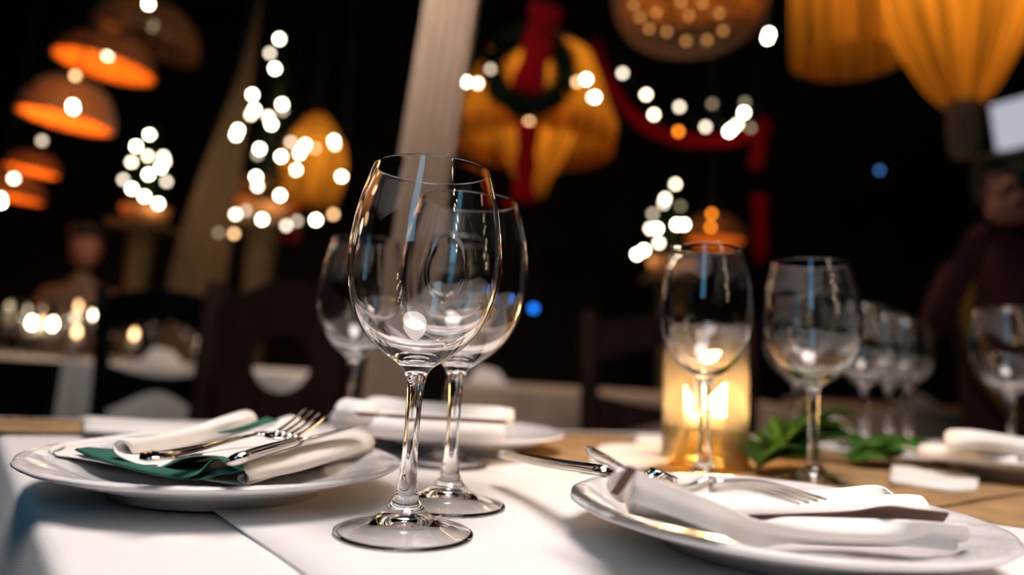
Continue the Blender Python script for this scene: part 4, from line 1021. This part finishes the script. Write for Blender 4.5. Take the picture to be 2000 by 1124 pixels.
def hand(parent, c, mat, mirror=1, rot=(0, 0, 0)):
    """palm and five fingers curled round something"""
    J = [(0, 0, -.03, .022, .026), (0, 0, 0, .020, .032), (0, 0, .045, .015, .036)]
    o = skin_body('hand', J, [(0, 1), (1, 2)], mat, parent, 0)
    o.location = c; o.rotation_euler = rot
    for i, (y, L_) in enumerate(((-.03, .062), (-.01, .072), (.011, .068), (.03, .054))):
        skin_body('finger', [(0, y, .045, .009), (.004 * mirror, y, .045 + L_ * .45, .0088), (.024 * mirror, y, .045 + L_ * .72, .008), (.044 * mirror, y, .045 + L_ * .70, .007)], [(0, 1), (1, 2), (2, 3)], mat, o)
    skin_body('thumb', [(.004 * mirror, -.028, -.002, .011), (.022 * mirror, -.052, .018, .0105), (.040 * mirror, -.054, .042, .0092), (.048 * mirror, -.046, .058, .008)], [(0, 1), (1, 2), (2, 3)], mat, o)
    return o
# photographer at the right picture edge
d_ = 2.35; hc = W(1965, 372, d_); px = hc.x
ph = thing('person', 'person in dark maroon top raising a black camera at the right picture edge', 'person', (px, d_, 0)); ph.rotation_euler = (0, 0, -0.35)
sh = hc.z - .27
J = [(0, 0, sh - .50, .15, .11), (0, 0, sh - .28, .145, .10), (0, 0, sh - .08, .17, .10), (0, -.005, sh + .06, .06, .06), (0, -.01, sh + .13, .05, .05),
     (-.17, 0, sh - .03, .06, .06), (-.26, -.08, sh - .24, .047, .047), (-.13, -.27, sh + .10, .036, .036),
     (.17, 0, sh - .03, .06, .06), (.25, -.10, sh - .24, .047, .047), (.12, -.27, sh + .10, .036, .036),
     (-.09, 0, sh - .60, .09, .09), (-.10, -.01, .48, .062, .062), (-.10, .02, .10, .042, .042), (-.10, -.10, .035, .04, .035),
     (.09, 0, sh - .60, .09, .09), (.10, -.01, .48, .062, .062), (.10, .02, .10, .042, .042), (.10, -.10, .035, .04, .035)]
E_ = [(0, 1), (1, 2), (2, 3), (3, 4), (2, 5), (5, 6), (6, 7), (2, 8), (8, 9), (9, 10), (0, 11), (11, 12), (12, 13), (13, 14), (0, 15), (15, 16), (16, 17), (17, 18)]
skin_body('body', J, E_, MT['maroon'], ph)
head(ph, (0, -.02, hc.z), MT['hair'])
hand(ph, (-.115, -.285, sh + .14), MT['skin'], 1, (0.1, 0.15, 0)); hand(ph, (.115, -.285, sh + .14), MT['skin'], -1, (0.1, -0.15, 0))
MB().tube([(-.13, -.06, sh + .03), (-.17, -.13, sh - .15), (-.13, -.15, sh - .35), (-.05, -.14, sh - .48)], .022, 8, .25, Vector((1, 0, .3))).build('strap', MT['mustard'], ph)
cm = thing('photo_camera', 'black camera held up to the face at the right picture edge', 'camera', (0, 0, 0)); 
Rz = Matrix.Rotation(-0.35, 3, 'Z'); cw = Rz @ Vector((0, -.27, 0)); cm.location = (px + cw.x, d_ + cw.y, sh + .20); cm.rotation_euler = (0, 0, -0.35)
bevel(MB().box((0, 0, .045), (.068, .03, .045)).build('camera_body', MT['black'], cm, smooth=False), .01)
bevel(MB().box((0, -.005, .10), (.025, .03, .015)).build('prism', MT['black'], cm, smooth=False), .006)
ln = obj('lens', lathe('lens', [(0, -.002), (.036, -.002), (.036, .05), (.04, .055), (.04, .09), (.034, .092), (.03, .086), (0, .082)], 28), MT['black'], cm, (0, -.03, .045), (PI / 2, 0, 0))
# seated guest far left
d_ = 4.25; hc = W(172, 482, d_)
gs = thing('person', 'blurred guest in a pale shirt seated behind the candlelit table', 'person', (hc.x, d_, 0)); gs.rotation_euler = (0, 0, 0.2)
z0 = hc.z - .27
J = [(0, 0.02, z0 - .50, .15, .11), (0, 0, z0 - .26, .15, .10), (0, 0, z0 - .07, .17, .10), (0, -.005, z0 + .06, .055, .055), (0, -.01, z0 + .12, .05, .05),
     (-.17, 0, z0 - .03, .06, .06), (-.24, -.1, z0 - .26, .047, .047), (-.12, -.26, z0 - .22, .036, .036), (.17, 0, z0 - .03, .06, .06), (.24, -.1, z0 - .26, .047, .047), (.10, -.26, z0 - .22, .036, .036),
     (-.1, -.02, z0 - .58, .09, .09), (-.11, -.36, .50, .07, .07), (-.11, -.36, .10, .045, .045), (-.11, -.44, .04, .04, .035), (.1, -.02, z0 - .58, .09, .09), (.11, -.36, .50, .07, .07), (.11, -.36, .10, .045, .045), (.11, -.44, .04, .04, .035)]
skin_body('body', J, E_, MT['shirt'], gs)
head(gs, (0, -.02, hc.z), MT['hair'])
hand(gs, (-.11, -.28, z0 - .20), MT['skin'], 1, (0.6, 0.2, 0)); hand(gs, (.09, -.28, z0 - .20), MT['skin'], -1, (0.6, -0.2, 0))
st = thing('stool', 'dark stool under the blurred seated guest at the left back', 'stool', (hc.x, d_, 0))
sz = z0 - .66
bevel(MB().box((0, 0, sz - .02), (.2, .2, .02)).build('seat', MT['blackwood'], st, smooth=False), .01)
for x in (-.16, .16):
    for y in (-.16, .16): MB().box((x, y, (sz - .04) / 2), (.018, .018, (sz - .04) / 2)).build('leg', MT['blackwood'], st, smooth=False)
